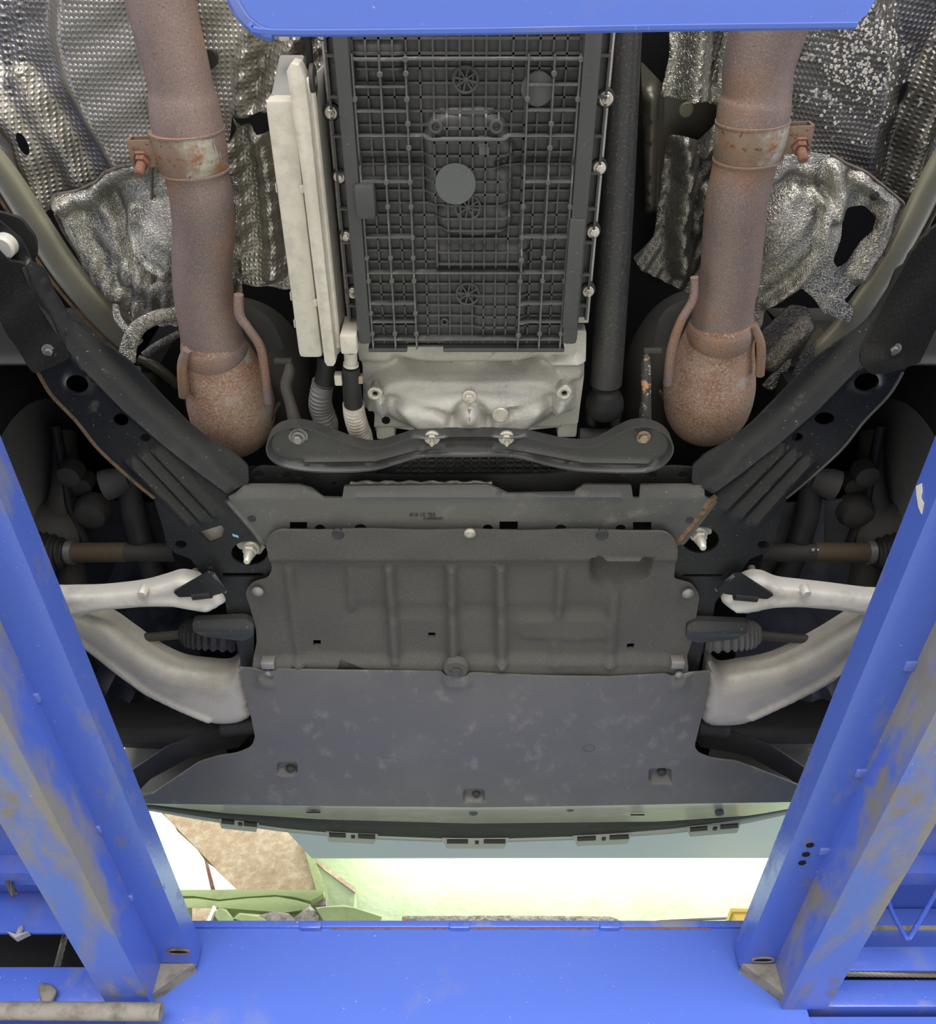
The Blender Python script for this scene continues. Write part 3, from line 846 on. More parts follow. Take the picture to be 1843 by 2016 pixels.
# painted body rails curving beside the heat shields
for sg, pts, lab in ((-1, [(-60, 260, 1.13, 30), (5, 340, 1.13, 30), (70, 440, 1.13, 31), (118, 515, 1.13, 32), (165, 575, 1.13, 32), (215, 632, 1.135, 30), (262, 682, 1.14, 26)], 'champagne painted body rail curving below the dimpled heat shield'),
                     (1, [(1930, 190, 1.13, 28), (1850, 330, 1.13, 28), (1800, 430, 1.13, 28), (1750, 520, 1.13, 27), (1700, 595, 1.13, 27), (1650, 660, 1.135, 27), (1590, 715, 1.14, 24)], 'champagne painted body rail beside the speckled heat shield')):
    t = thing('body_rail', lab, 'body rail', P(pts[3][0], pts[3][1], 1.13), group='painted body rails')
    w_, r_ = path(pts, 8)
    MB().tube(w_, r_, 20, flat=0.55).build('rail', 'champagne_paint', t)
    # folded seam along the outer side
    off = -1 if sg < 0 else 1
    sp_ = [(a + off * hw * 0.95, b + hw * 0.55, h - 0.004, 4) for a, b, h, hw in pts]
    w2, r2 = path(sp_, 8)
    MB().tube(w2, r2, 8).build('seam_flange', 'rust_edge' if sg < 0 else 'olive_steel', t)

# ================================================================== heat shields
def edge_bead(outline, H0, parent, r=0.0022, mt='foil_edge', hf=None):
    pp = []
    for a, b in outline:
        x, y = XY(a, b, H0)
        z = H0 - (float(hf(np.array([a]), np.array([b]))[0]) if hf else 0)
        pp.append((x, y, ZC + z))
    MB().tube(pp, r, 6).build('folded_edge', mt, parent)

def hs_left(px, py):
    cur = catmull([(130, -160), (106, -40), (98, 40), (110, 120), (138, 190), (178, 262), (225, 345), (260, 420)], 6)
    side_ = np.interp(py, [p[1] for p in cur], [p[0] for p in cur])
    h = 0.045 * sm((px - side_ + 10) / 60.0)
    h += 0.012 * sm((px - 300) / 120.0) * -1
    h += ridge(px, py, [(-140, 60), (0, 190), (55, 270), (90, 380), (110, 460)], 60, 0.035)
    h += ridge(px, py, [(40, 150), (110, 260), (160, 360)], 36, 0.018)
    h += 0.0022 * np.sin(py * 0.42 + px * 0.11) * sm((100 - px) / 60.0) * sm((230 - py) / 60.0)
    h += 0.0015 * np.sin((px * 0.55 + py) * 0.06)
    return h
HL0 = 1.175
t = thing('heat_shield', 'large dimpled aluminium heat shield beside the champagne body rail and clamp tab', 'heat shield', P(180, 200, HL0), group='foil heat shields')
o1 = rpoly([(-260, -160), (520, -160), (500, 60), (470, 200), (450, 360), (330, 345), (296, 316), (205, 342), (108, 402), (112, 456), (45, 388), (0, 312), (-70, 215), (-260, 60)], 8)
sheet(o1, HL0, holes=[ell(64, 270, 24, 7.5, 16, math.radians(63))], hf=hs_left, step=0.0046, th=0.0015).build('shield_sheet', 'foil_dimpled', t)
o = ell(412, 118, 15, 20, 16)
sheet(o, HL0 - 0.05, step=0.01, th=0.01).build('rubber_plug', 'black_rubber', t)

def hs_right(px, py):
    cur = catmull([(1640, -160), (1700, 0), (1725, 90), (1720, 190), (1700, 270), (1690, 350), (1690, 430)], 6)
    side_ = np.interp(py, [p[1] for p in cur], [p[0] for p in cur])
    h = -0.045 * sm((px - side_) / 70.0) + 0.03
    h += ridge(px, py, [(1900, 60), (1835, 190), (1800, 290), (1780, 380)], 48, 0.045)
    h += 0.0012 * np.sin((px * 0.8 - py) * 0.06)
    return h
t = thing('heat_shield', 'dark dimpled heat shield spattered with white specks', 'heat shield', P(1680, 200, HL0), group='foil heat shields')
o2 = rpoly([(1380, -160), (2150, -160), (2150, 60), (1930, 190), (1845, 318), (1800, 392), (1770, 405), (1725, 345), (1640, 310), (1560, 300), (1440, 340), (1400, 200)], 8)
sheet(o2, HL0, holes=[ell(1785, 190, 26, 6.5, 16, math.radians(112))], hf=hs_right, step=0.0046, th=0.0015).build('shield_sheet', 'foil_speckled', t)
# caked white specks standing proud of the foil
rnd = random.Random(11)
sk = MB()
for i in range(420):
    a = rnd.gauss(0, 1); b = rnd.gauss(0, 1)
    px = 1672 + 38 * a - 30 * b; py = 105 + 34 * a + 52 * b
    if px < 1570 or py > 275 or py < -30: continue
    x, y = XY(px, py, HL0)
    z = ZC + HL0 - float(hs_right(np.array([px]), np.array([py]))[0])
    r = rnd.uniform(0.0008, 0.0030)
    n0 = 7
    k0 = [rnd.uniform(.55, 1.3) for _ in range(n0)]
    ring = [(x + r * k0[q] * math.cos(2 * math.pi * q / n0), y + r * k0[q] * math.sin(2 * math.pi * q / n0), z + 0.002) for q in range(n0)]
    low = [(x + (vx - x) * .7, y + (vy - y) * .7, z - 0.0012) for vx, vy, vz in ring]
    sk.add(ring + low, [tuple(range(n0, 2 * n0))] + [(q, (q + 1) % n0, n0 + (q + 1) % n0, n0 + q) for q in range(n0)])
prop(sk.build('speck_crust', 'white_mark', t, label='white dried specks'), kind='stuff')

def hf_lf(px, py):
    h = bulge(px, py, 330, 470, 150, 150, 0.035)
    h += ridge(px, py, [(120, 395), (190, 380), (230, 330), (300, 318)], 34, 0.018)
    h += ridge(px, py, [(130, 400), (150, 450), (185, 520), (230, 580)], 26, 0.014)
    h -= ridge(px, py, [(215, 380), (245, 430), (262, 500), (300, 540)], 28, 0.022)
    h += ridge(px, py, [(268, 400), (258, 450), (285, 500), (330, 530)], 15, 0.012)
    h += 0.003 * np.sin(px * 0.22 + py * 0.03) * sm((py - 480) / 60.0)
    h += 0.0012 * np.sin(px * 0.09 - py * 0.13)
    return h
t = thing('heat_shield', 'crinkled silver foil heat shield behind the bend of the exhaust pipe', 'heat shield', P(240, 480, 1.12), group='foil heat shields')
o3 = rpoly([(104, 400), (112, 380), (160, 370), (196, 352), (214, 332), (250, 319), (300, 312), (380, 330), (470, 350), (480, 640), (345, 642), (300, 640), (262, 632), (240, 604), (200, 572), (176, 545), (150, 490), (125, 455), (110, 428)], 6)
sheet(o3, 1.12, hf=hf_lf, step=0.0044, th=0.0015).build('shield_sheet', 'foil_crinkled', t)
edge_bead([p for p in o3 if p[0] < 310 and p[1] < 640], 1.12, t, hf=hf_lf)
bolt('fixing_stud', 122, 402, 1.10, 6, 'bolt_brown', t, stud=8)
# torn foil strips hanging off its lower corner
w_, r_ = path([(352, 618, 1.10, 15), (310, 624, 1.09, 15), (272, 645, 1.08, 16), (254, 680, 1.075, 16), (250, 712, 1.07, 17)], 6)
MB().tube(w_, r_, 14, flat=0.35).build('torn_strip', 'foil_crinkled', t)
w_, r_ = path([(228, 598, 1.11, 6), (232, 625, 1.105, 8), (250, 650, 1.10, 7)], 6)
MB().tube(w_, r_, 10, flat=0.4).build('torn_strip', 'foil_crinkled', t)
w_, r_ = path([(272, 722, 1.10, 5), (275, 745, 1.10, 7), (290, 772, 1.10, 4)], 6)
MB().tube(w_, r_, 10, flat=0.4).build('torn_strip', 'foil_dull', t)
w_, r_ = path([(355, 655, 1.12, 7), (310, 680, 1.12, 8), (285, 700, 1.12, 9)], 6)
MB().tube(w_, r_, 10, flat=0.5).build('torn_strip', 'foil_dull', t)
w_, r_ = path([(272, 705, 1.13, 8), (310, 725, 1.13, 12), (350, 760, 1.14, 10)], 6)
MB().tube(w_, r_, 12, flat=0.8).build('sensor_plug', 'olive_steel', label='dark olive sensor plug hanging below the torn foil strip', cat='plug')

def hf_cl(px, py):
    h = ridge(px, py, [(510, 20), (485, 110), (478, 215)], 34, 0.03)
    h += ridge(px, py, [(590, 60), (545, 150), (515, 250)], 34, 0.03)
    h += ridge(px, py, [(520, 260), (535, 360), (545, 520)], 30, 0.03)
    h += ridge(px, py, [(450, 250), (462, 380), (472, 470)], 30, 0.018)
    h += 0.02 * sm((py - 470) / 60.0)
    h += 0.003 * np.sin(py * 0.15 + px * 0.1)
    return h
t = thing('heat_shield', 'narrow foil heat shield between exhaust pipe and pale aluminium box', 'heat shield', P(500, 300, 1.15), group='foil heat shields')
o4 = rpoly([(500, -40), (455, 95), (448, 200), (470, 250), (425, 330), (440, 470), (450, 545), (600, 560), (620, 480), (600, 230), (640, 140), (640, -40)], 10)
sheet(o4, 1.15, holes=[[(462, 222), (495, 224), (520, 208), (540, 214), (540, 250), (520, 246), (490, 240), (475, 247)]], hf=hf_cl, step=0.0046, th=0.0015).build('shield_sheet', 'foil_dimpled', t)

def hf_rf(px, py):
    h = bulge(px, py, 1560, 450, 140, 150, 0.03)
    h += ridge(px, py, [(1510, 600), (1560, 560), (1605, 480), (1618, 400), (1600, 370)], 16, 0.014)
    h -= ridge(px, py, [(1500, 390), (1560, 350), (1620, 370)], 22, 0.016)
    h += ridge(px, py, [(1640, 330), (1650, 380), (1640, 420)], 26, 0.016)
    h += ridge(px, py, [(1690, 350), (1745, 395), (1735, 450), (1690, 540)], 26, 0.014)
    h += 0.0012 * np.sin(px * 0.11 + py * 0.10)
    return h
t = thing('heat_shield', 'torn crinkled foil heat shield with large dark cut out', 'heat shield', P(1600, 480, 1.12), group='foil heat shields')
o5 = rpoly([(1440, 340), (1500, 298), (1550, 284), (1592, 300), (1640, 305), (1666, 322), (1702, 336), (1738, 365), (1780, 400), (1768, 440), (1742, 500), (1702, 545), (1662, 592), (1682, 608), (1672, 636), (1622, 616), (1600, 585), (1578, 566), (1506, 600), (1500, 645), (1450, 650)], 6)
sheet(o5, 1.12, holes=[rpoly([(1668, 408), (1700, 403), (1724, 425), (1716, 452), (1690, 480), (1668, 515), (1648, 527), (1637, 510), (1650, 470), (1656, 430)], 8)], hf=hf_rf, step=0.0044, th=0.0015).build('shield_sheet', 'foil_crinkled', t)
edge_bead([p for p in o5 if p[0] > 1600 and p[1] < 560], 1.12, t, hf=hf_rf)
bolt('fixing_stud', 1722, 386, 1.10, 6, 'black_rubber', t, stud=10)
def hf_s(px, py):
    return ridge(px, py, [(1520, 720), (1590, 640)], 22, 0.014)
sheet(rpoly([(1500, 652), (1556, 600), (1588, 604), (1606, 638), (1568, 716), (1534, 742), (1500, 730)], 5), 1.14, hf=hf_s, step=0.008, th=0.0015).build('torn_flap', 'foil_dull', t)
sheet(rpoly([(1606, 640), (1622, 652), (1602, 706), (1560, 724), (1558, 700)], 4), 1.145, step=0.01, th=0.0015).build('torn_flap', 'champagne_paint', t)
sheet(rpoly([(1536, 716), (1560, 706), (1545, 745), (1520, 770), (1500, 760)], 4), 1.13, step=0.008, th=0.0015).build('torn_flap', 'foil_crinkled', t)
sheet(rpoly([(1580, 700), (1608, 668), (1600, 715), (1566, 756), (1556, 742)], 4), 1.12, step=0.008, th=0.0015).build('torn_flap', 'foil_dull', t)

def hf_c1(px, py):
    return ridge(px, py, [(1380, -20), (1372, 100), (1362, 200)], 42, 0.03) + ridge(px, py, [(1432, 20), (1428, 110), (1412, 200)], 18, 0.012) + 0.0015 * np.sin(py * 0.3 + px * .25)
t = thing('heat_shield', 'bright smooth foil heat shield between drive shaft and clamped exhaust pipe', 'heat shield', P(1370, 120, 1.15), group='foil heat shields')
sheet(rpoly([(1318, -60), (1450, -60), (1440, 100), (1416, 208), (1396, 202), (1384, 193), (1300, 191), (1318, 110)], 5), 1.15, hf=hf_c1, step=0.0046, th=0.0015).build('shield_sheet', 'foil_crinkled', t)
def hf_c2(px, py):
    return ridge(px, py, [(1345, 270), (1350, 350), (1335, 440), (1340, 520)], 34, 0.035) + ridge(px, py, [(1405, 250), (1388, 300)], 22, 0.02) + ridge(px, py, [(1388, 370), (1370, 450)], 14, 0.014) + 0.003 * np.sin(py * 0.13 + px * .2)
t = thing('heat_shield', 'dull creased foil heat shield below the olive bracket', 'heat shield', P(1340, 400, 1.14), group='foil heat shields')
sheet(rpoly([(1318, 264), (1345, 257), (1376, 276), (1404, 238), (1440, 260), (1430, 420), (1400, 600), (1260, 530), (1246, 505), (1286, 470), (1300, 380), (1308, 310)], 6), 1.14, hf=hf_c2, step=0.0046, th=0.0015).build('shield_sheet', 'foil_dull', t)
t = thing('tunnel_bracket', 'dark olive sheet bracket with round plug between foil shields', 'bracket', P(1345, 230, 1.165))
sheet(rpoly([(1262, 120), (1310, 170), (1420, 180), (1418, 240), (1390, 280), (1345, 300), (1320, 330), (1300, 420), (1268, 420)], 8), 1.165, hf=lambda px, py: ridge(px, py, [(1280, 190), (1275, 400)], 24, 0.02), step=0.006, th=0.002).build('bracket_plate', 'olive_steel', t)
x, y = XY(1352, 218, 1.16)
MB().lathe((x, y, ZC + 1.166), DOWN, [(0, 0.0095), (0.003, 0.0095), (0.0045, 0.008)], 24).build('round_plug', 'champagne_paint', t)
t = thing('tunnel_liner', 'black sheet lining the tunnel beside the drive shaft', 'liner', P(1280, 400, 1.2))
sheet([(1240, -80), (1340, -80), (1330, 420), (1300, 560), (1210, 560)], 1.2, step=0.03, th=0.003).build('liner_sheet', 'underbody_black', t)

# ================================================================== exhaust
def exhaust(label, pipe, cat_, clamp_a, clamp_b, clamp_r, tab_side, rods, lip):
    p0 = P(pipe[3][0], pipe[3][1], pipe[3][2])
    t = thing('exhaust_pipe', label, 'exhaust pipe', p0, group='rusty exhaust pipes')
    w_, r_ = path(pipe, 8)
    MB().tube(w_, r_, 40).build('pipe', 'exhaust_rust', t)
    w_, r_ = path(cat_, 8)
    MB().tube(w_, r_, 44).build('catalyst_cone', 'catalyst_rust', t)
    # weld bead where the pipe meets the cone
    a = P(*cat_[1][:3]); b = P(*cat_[2][:3]); ax = (b - P(*cat_[0][:3])).normalized()
    rw_ = cat_[1][3] * mpp(*cat_[1][:3])
    rg = catmull(cat_, 8)[4:12]
    kk = [.985, 1.02, 1.03, 1.035, 1.035, 1.03, 1.02, .985]
    MB().tube([P(q[0], q[1], q[2]) for q in rg], [q[3] * mpp(*q[:3]) * f for q, f in zip(rg, kk)], 44).build('weld_bead', 'exhaust_rust', t)
    # clamp band
    a, b = P(*clamp_a), P(*clamp_b); ax = (b - a); L_ = ax.length; ax.normalize()
    cl_ = MB()._lathe(a, ax, [(0, clamp_r * .95), (0.0015, clamp_r * 1.0), (0.004, clamp_r * 1.015), (L_ * .5, clamp_r * 1.0), (L_ - 0.004, clamp_r * .975), (L_ - .001, clamp_r * .95), (L_, clamp_r * .9)], 44).build('clamp_band', 'clamp_rust', t)
    for e, k in ((0.0, 1.03), (1.0, 0.985)):
        c = a + ax * (L_ * e)
        MB()._lathe(c - ax * .0015, ax, [(0, clamp_r * k * .96), (0.0005, clamp_r * k * 1.005), (0.0025, clamp_r * k * 1.005), (0.003, clamp_r * k * .96)], 44).build('band_rim', 'exhaust_rust', cl_)
    m = (a + b) / 2
    sx = Vector((tab_side, 0, 0.0)); sx = (sx - ax * sx.dot(ax)).normalized()
    up = ax.cross(sx).normalized()
    if up.z > 0: up = -up
    for k in (-0.006, 0.012):
        q = [m + sx * clamp_r * 0.9 + up * k - ax * .016, m + sx * (clamp_r + .026) + up * k - ax * .016, m + sx * (clamp_r + .026) + up * k + ax * .015, m + sx * clamp_r * .9 + up * k + ax * .015]
        MB().prism(q, up * 0.003).build('clamp_tab', 'clamp_rust', cl_, bevel=0.001)
    MB().prism([m + sx * (clamp_r + .024) - up * .006 - ax * .016, m + sx * (clamp_r + .027) - up * .006 - ax * .016, m + sx * (clamp_r + .027) - up * .006 + ax * .015, m + sx * (clamp_r + .024) - up * .006 + ax * .015], up * 0.02).build('clamp_tab', 'clamp_rust', cl_)
    bm_ = MB()
    bo = m + sx * (clamp_r + .013) + up * 0.012 + ax * 0.004
    bd = (up + ax * 0.5).normalized()
    bm_._lathe(bo, bd, [(0, .011), (.004, .011), (.004, .0088), (.011, .0088)], 6)
    bm_._lathe(bo, bd, [(0.004, .0058), (.026, .0058), (.028, .004)], 14)
    bm_.build('clamp_bolt', 'bolt_rust', cl_)
    for rd in rods:
        w_, r_ = path(rd, 8)
        MB().tube(w_, r_, 14).build('hanger_rod', 'exhaust_rust', t)
    w_, r_ = path(lip, 6)
    MB().tube(w_, r_, 8, flat=2.2).build('shield_lip', 'shaft_dark', t)
    return t

exhaust('rusty exhaust pipe beside the pale aluminium box, bending twice before its catalyst',
        [(296, -120, 1.075, 70), (315, 0, 1.075, 67), (342, 110, 1.075, 64.5), (356, 170, 1.075, 63), (361, 198, 1.075, 66.5), (366, 230, 1.075, 69), (373, 265, 1.075, 69), (383, 320, 1.075, 66), (388, 345, 1.075, 62), (398, 400, 1.075, 61), (402, 450, 1.08, 60), (398, 515, 1.085, 57.5), (401, 580, 1.09, 57), (411, 635, 1.095, 58), (420, 676, 1.10, 61)],
        [(416, 660, 1.098, 59), (421, 684, 1.10, 62), (432, 712, 1.108, 70), (446, 752, 1.118, 79), (456, 795, 1.13, 85), (460, 832, 1.145, 76), (461, 856, 1.155, 56), (462, 870, 1.16, 30), (462, 876, 1.165, 6)],
        (368, 256, 1.075), (384, 334, 1.075), 70 * mpp(375, 290, 1.075), -1,
        [[(470, 580, 1.05, 9.5), (472, 620, 1.05, 10), (490, 648, 1.05, 9), (512, 682, 1.055, 9), (522, 730, 1.06, 9), (529, 792, 1.065, 9)],
         [(368, 688, 1.06, 9), (359, 720, 1.065, 10), (361, 780, 1.075, 9)]],
        [(364, 772, 1.12, 4), (378, 820, 1.12, 4), (406, 860, 1.12, 4), (458, 883, 1.12, 4), (512, 858, 1.12, 4), (549, 795, 1.12, 4)])
exhaust('rusty exhaust pipe beside the drive shaft, running straight into its catalyst',
        [(1560, -120, 1.075, 84), (1532, 0, 1.075, 80), (1512, 60, 1.075, 75), (1494, 130, 1.075, 69), (1490, 180, 1.075, 67), (1486, 205, 1.075, 70), (1481, 240, 1.075, 70), (1472, 290, 1.075, 65), (1466, 325, 1.075, 61.5), (1450, 400, 1.075, 60), (1444, 460, 1.08, 59), (1437, 540, 1.085, 58), (1426, 600, 1.09, 57.5), (1421, 640, 1.095, 61)],
        [(1424, 622, 1.093, 58), (1420, 648, 1.095, 63), (1413, 676, 1.105, 71), (1404, 716, 1.115, 81), (1396, 762, 1.125, 88), (1392, 806, 1.14, 80), (1391, 834, 1.15, 58), (1390, 850, 1.155, 32), (1390, 857, 1.16, 6)],
        (1482, 238, 1.075), (1472, 312, 1.075), 69 * mpp(1477, 275, 1.075), 1,
        [[(1367, 546, 1.05, 8), (1364, 590, 1.05, 8.5), (1340, 634, 1.05, 9), (1322, 690, 1.055, 9.5), (1314, 756, 1.06, 9)],
         [(1484, 640, 1.07, 8), (1498, 680, 1.07, 9), (1496, 738, 1.075, 9)]],
        [(1300, 770, 1.13, 3), (1320, 815, 1.13, 3), (1350, 845, 1.13, 3), (1392, 861, 1.13, 3), (1440, 840, 1.13, 3), (1478, 785, 1.13, 3)])

# anti-roll bar ends dropping beside the half shafts
for sg, lab in ((-1, 'dark anti-roll bar end behind the brace arm on the side of the blue paint mark'), (1, 'dark anti-roll bar end beside the painted daylight patch')):
    mx = (lambda a: 1852 - a) if sg < 0 else (lambda a: a)
    t = thing('anti_roll_bar', lab, 'anti-roll bar', P(mx(1590), 1020, 1.17), group='anti-roll bar ends')
    w_, r_ = path([(mx(1600), 930, 1.19, 22), (mx(1594), 985, 1.18, 23), (mx(1578), 1050, 1.17, 24), (mx(1548), 1130, 1.17, 24), (mx(1520), 1180, 1.18, 23)], 6)
    MB().tube(w_, r_, 20).build('bar', 'dark_plastic', t)
    q = P(mx(1634), 952, 1.17)
    MB().lathe(q, (sg, .2, -.3), [(-.03, .018), (.0, .026), (.012, .026), (.014, .02)], 20).build('bar_bushing', 'knuckle_metal', t)

# the dark catalyst housings turning up beside the gearbox
for lab, pts, band in (('dark catalyst housing curving behind the corrugated hose', [(440, 640, 1.20, 60), (505, 660, 1.19, 62), (548, 720, 1.19, 62), (560, 800, 1.22, 60), (556, 880, 1.26, 55)], [(480, 612, 1.115, 18), (520, 640, 1.115, 19), (545, 690, 1.115, 17)]),
                  ('dark catalyst housing curving beside the drive shaft', [(1410, 620, 1.20, 58), (1340, 640, 1.19, 60), (1300, 700, 1.19, 62), (1285, 780, 1.22, 60), (1300, 860, 1.26, 55)], [(1360, 600, 1.115, 16), (1318, 625, 1.115, 18), (1300, 680, 1.115, 15)])):
    t = thing('catalyst_housing', lab, 'catalyst', P(*pts[2][:3]), group='dark catalyst housings')
    w_, r_ = path(pts, 8)
    MB().tube(w_, r_, 36).build('housing', 'shaft_dark', t)
    w_, r_ = path(band, 6)
    MB().tube(w_, r_, 14, flat=0.25).build('cover_strip', 'bumper_plastic', t)

# ================================================================== gearbox, pan, cooler box
HPN = 1.012
X0L, X1L, Y0L, Y1L, PT = -0.121, 0.1175, 0.150, 0.516, 0.01403
def pan_relief(px, py):
    h = plateau(px, py, rpoly([(848, 232), (875, 216), (962, 214), (992, 238), (1008, 298), (968, 318), (1002, 330), (1000, 396), (846, 396), (842, 318), (838, 262)], 14), 0.016, 14)
    h += plateau(px, py, rpoly([(872, 398), (990, 398), (1006, 420), (990, 452), (936, 460), (880, 452), (860, 424)], 20), 0.014, 12)
    h += bar(px, py, [(700, 316), (830, 316)], 7, -0.006, 7) + bar(px, py, [(1015, 316), (1130, 316)], 7, -0.006, 7)
    h += plateau(px, py, [(860, 484), (1034, 484), (1034, 524), (860, 524)], 0.008, 3)
    h += plateau(px, py, [(938, 572), (1030, 572), (1030, 652), (938, 652)], 0.005, 4)
    h += plateau(px, py, [(700, 84), (790, 84), (792, 158), (704, 158)], 0.004, 4)
    return h
op = thing('oil_pan', 'black plastic gearbox oil pan with waffle ribs between both exhausts', 'oil pan', (0, 0.33, ZC + 1.0))
ol = [(-0.140, -0.02), (0.139, -0.02), (0.139, 0.490), (0.125, 0.512), (0.118, 0.521), (-0.006, 0.521), (-0.03, 0.517), (-0.034, 0.508), (-0.074, 0.508), (-0.08, 0.520), (-0.122, 0.520), (-0.132, 0.508), (-0.140, 0.490)]
def pan_full(px, py):
    h = pan_relief(px, py)
    x, y = XYv(px, py, HPN)
    return h
def XYv(px, py, H):
    u, v = px - CX, py - CY
    t_ = H / (FPX * SP - v * CP)
    return u * t_, (FPX * CP + v * SP) * t_
body = sheet(ol, HPN, hf=pan_full, step=0.0058, th=0.02, space='xy').build('pan_body', 'pan_plastic', op)

def hsurf(x, y):
    px, py = PIX(np.asarray(x, float), np.asarray(y, float), HPN)
    return HPN - pan_relief(px, py)
def rib(x0, y0, x1, y1, h, wd, name, mt, parent):
    n = max(2, int(math.hypot(x1 - x0, y1 - y0) / 0.005))
    xs = np.linspace(x0, x1, n + 1); ys = np.linspace(y0, y1, n + 1)
    s_ = hsurf(xs, ys)
    dx, dy = x1 - x0, y1 - y0; L_ = math.hypot(dx, dy); nx, ny = -dy / L_ * wd / 2, dx / L_ * wd / 2
    mb = MB()
    rows = []
    for i in range(n + 1):
        zb, zt = ZC + s_[i] + 0.004, ZC + s_[i] - h
        rows.append([(xs[i] + nx, ys[i] + ny, zb), (xs[i] + nx * .7, ys[i] + ny * .7, zt), (xs[i] - nx * .7, ys[i] - ny * .7, zt), (xs[i] - nx, ys[i] - ny, zb)])
    mb.grid(rows)
    return mb.build(name, mt, parent, angle=50)
nx_, ny_ = int(round((X1L - X0L) / PT)), int(round((Y1L - Y0L) / PT))
for i in range(nx_ + 1):
    x = X0L + (X1L - X0L) * i / nx_
    rib(x, Y0L, x, Y1L - (0.004 if i not in (0, nx_) else 0), 0.0048, 0.0032, 'rib', 'pan_plastic', op)
for j in range(ny_ + 1):
    y = Y0L + (Y1L - Y0L) * j / ny_
    rib(X0L, y, X1L, y, 0.0048, 0.0032, 'rib', 'pan_plastic', op)
def xw(px, py): return XY(px, py, HPN)[0]
def yw(py): return XY(900, py, HPN)[1]
TALLX = [-0.121, -0.0925, -0.0655, 0.0635, 0.0905, 0.1175]
for k, x in enumerate(TALLX):
    rib(x, yw(100), x, 0.516, 0.014, 0.0027, 'tall_rib', 'pan_rib_plastic', op)
full = [112, 262, 530, 660]
partL = [166, 214, 352, 460, 590, 626]
partR = [162, 212, 352, 460, 590, 626]
for py in full:
    rib(X0L, yw(py), X1L, yw(py), 0.013, 0.0027, 'tall_rib', 'pan_rib_plastic', op)
for py in partL:
    rib(TALLX[0], yw(py), TALLX[2], yw(py), 0.013, 0.0027, 'tall_rib', 'pan_rib_plastic', op)
for py in partR:
    rib(TALLX[3], yw(py), TALLX[5], yw(py), 0.013, 0.0027, 'tall_rib', 'pan_rib_plastic', op)
# round ejector bosses on the tall ribs
b0 = None
for x in TALLX:
    for py in (112, 140, 190, 238, 285, 352, 400, 460, 500, 545, 608, 648, 690):
        if random.random() < 0.28: continue
        y = yw(py)
        if y > 0.515: continue
        z = ZC + float(hsurf([x], [y])[0]) - 0.0145
        if b0 is None:
            b0 = MB().lathe((x, y, z + 0.004), DOWN, [(0, 0.0032), (0.0035, 0.0032), (0.0045, 0.0026)], 10).build('rib_boss', 'pan_rib_plastic', op)
        else:
            copy_mesh(b0, (x, y, z + 0.00175), op)
def rosette(px, py, rpx):
    x, y = XY(px, py, HPN - 0.004)
    z = ZC + float(hsurf([x], [y])[0]) - 0.0058
    r = rpx * mpp(px, py, HPN)
    mb = MB()
    mb.tube([Vector((x + r * math.cos(a), y + r * math.sin(a), z)) for a in np.linspace(0, 2 * math.pi, 25)], 0.0016, 6, cap=False)
    mb.lathe((x, y, z + 0.003), DOWN, [(0, r * .22), (0.0045, r * .22), (0.005, r * .15)], 12)
    for k in range(8):
        a = k * math.pi / 4 + .2
        mb.tube([Vector((x + r * .2 * math.cos(a), y + r * .2 * math.sin(a), z)), Vector((x + r * math.cos(a), y + r * math.sin(a), z))], 0.0014, 5)
    mb.build('mould_rosette', 'pan_plastic', op)
for a, b, c in ((917, 156, 24), (921, 401, 24), (921, 578, 22)): rosette(a, b, c)
x, y = XY(897, 357, 1.0)
MB().lathe((x, y, ZC + 1.012), DOWN, [(0, 0.0228), (0.0225, 0.0228), (0.0235, 0.022)], 40).build('filler_disc', 'pan_disc_plastic', op, label='flat dark grey disc')
x, y = XY(1060, 178, 1.0)
MB().lathe((x, y, ZC + 1.014), DOWN, [(0, 0.018), (0.007, 0.018), (0.008, 0.017)], 30).build('moulded_disc', 'pan_disc_plastic', op)
for a, b in ((858, 246), (977, 246)):
    x, y = XY(a, b, 0.998)
    z = ZC + float(hsurf([x], [y])[0])
    mb = MB(); mb.tube([Vector((x + .0058 * math.cos(q), y + .0058 * math.sin(q), z - .006)) for q in np.linspace(0, 2 * math.pi, 19)], .0022, 8, cap=False)
    mb.lathe((x, y, z), DOWN, [(0, .0045), (.0035, .0045)], 14)
    mb.build('drain_boss', 'pan_plastic', op)
for a, b in ((951, 274), (953, 295)):
    x, y = XY(a, b, 1.0)
    z = ZC + float(hsurf([x], [y])[0])
    MB().box((x - .0055, y - .0055, z - .0045), (x + .0055, y + .0055, z)).build('date_tile', 'pan_disc_plastic', op)
x, y = XY(875, 639, 1.0)
MB().tube([Vector((x + .004 * math.cos(q), y + .004 * math.sin(q), ZC + HPN - .005)) for q in np.linspace(0, 2 * math.pi, 17)], .0016, 6, cap=False).build('mould_ring', 'pan_plastic', op)
# smooth block on the left, bulge on the right edge
a, b = XY(697, 362, 0.995), XY(742, 428, 0.995)
MB().box((a[0], a[1], ZC + 0.986), (b[0], b[1], ZC + 1.03)).build('side_block', 'pan_plastic', op, bevel=0.005)
a, b = XY(1098, 430, 0.995), XY(1140, 645, 0.995)
MB().box((b[0] - 0.022, a[1], ZC + 0.991), (b[0] - 0.003, b[1], ZC + 1.02)).build('side_rail', 'pan_plastic', op, bevel=0.004)
for sg in (-1, 1):
    xa, xb_ = (-0.1395, -0.1222) if sg < 0 else (0.1188, 0.1385)
    MB().box((xa, -0.02, ZC + 0.994), (xb_, 0.508, ZC + 1.034)).build('side_wall', 'pan_plastic', op, bevel=0.006)
MB().box((-0.128, 0.5155, ZC + 1.000), (-0.078, 0.5215, ZC + 1.035)).build('front_wall', 'pan_plastic', op, bevel=0.002)
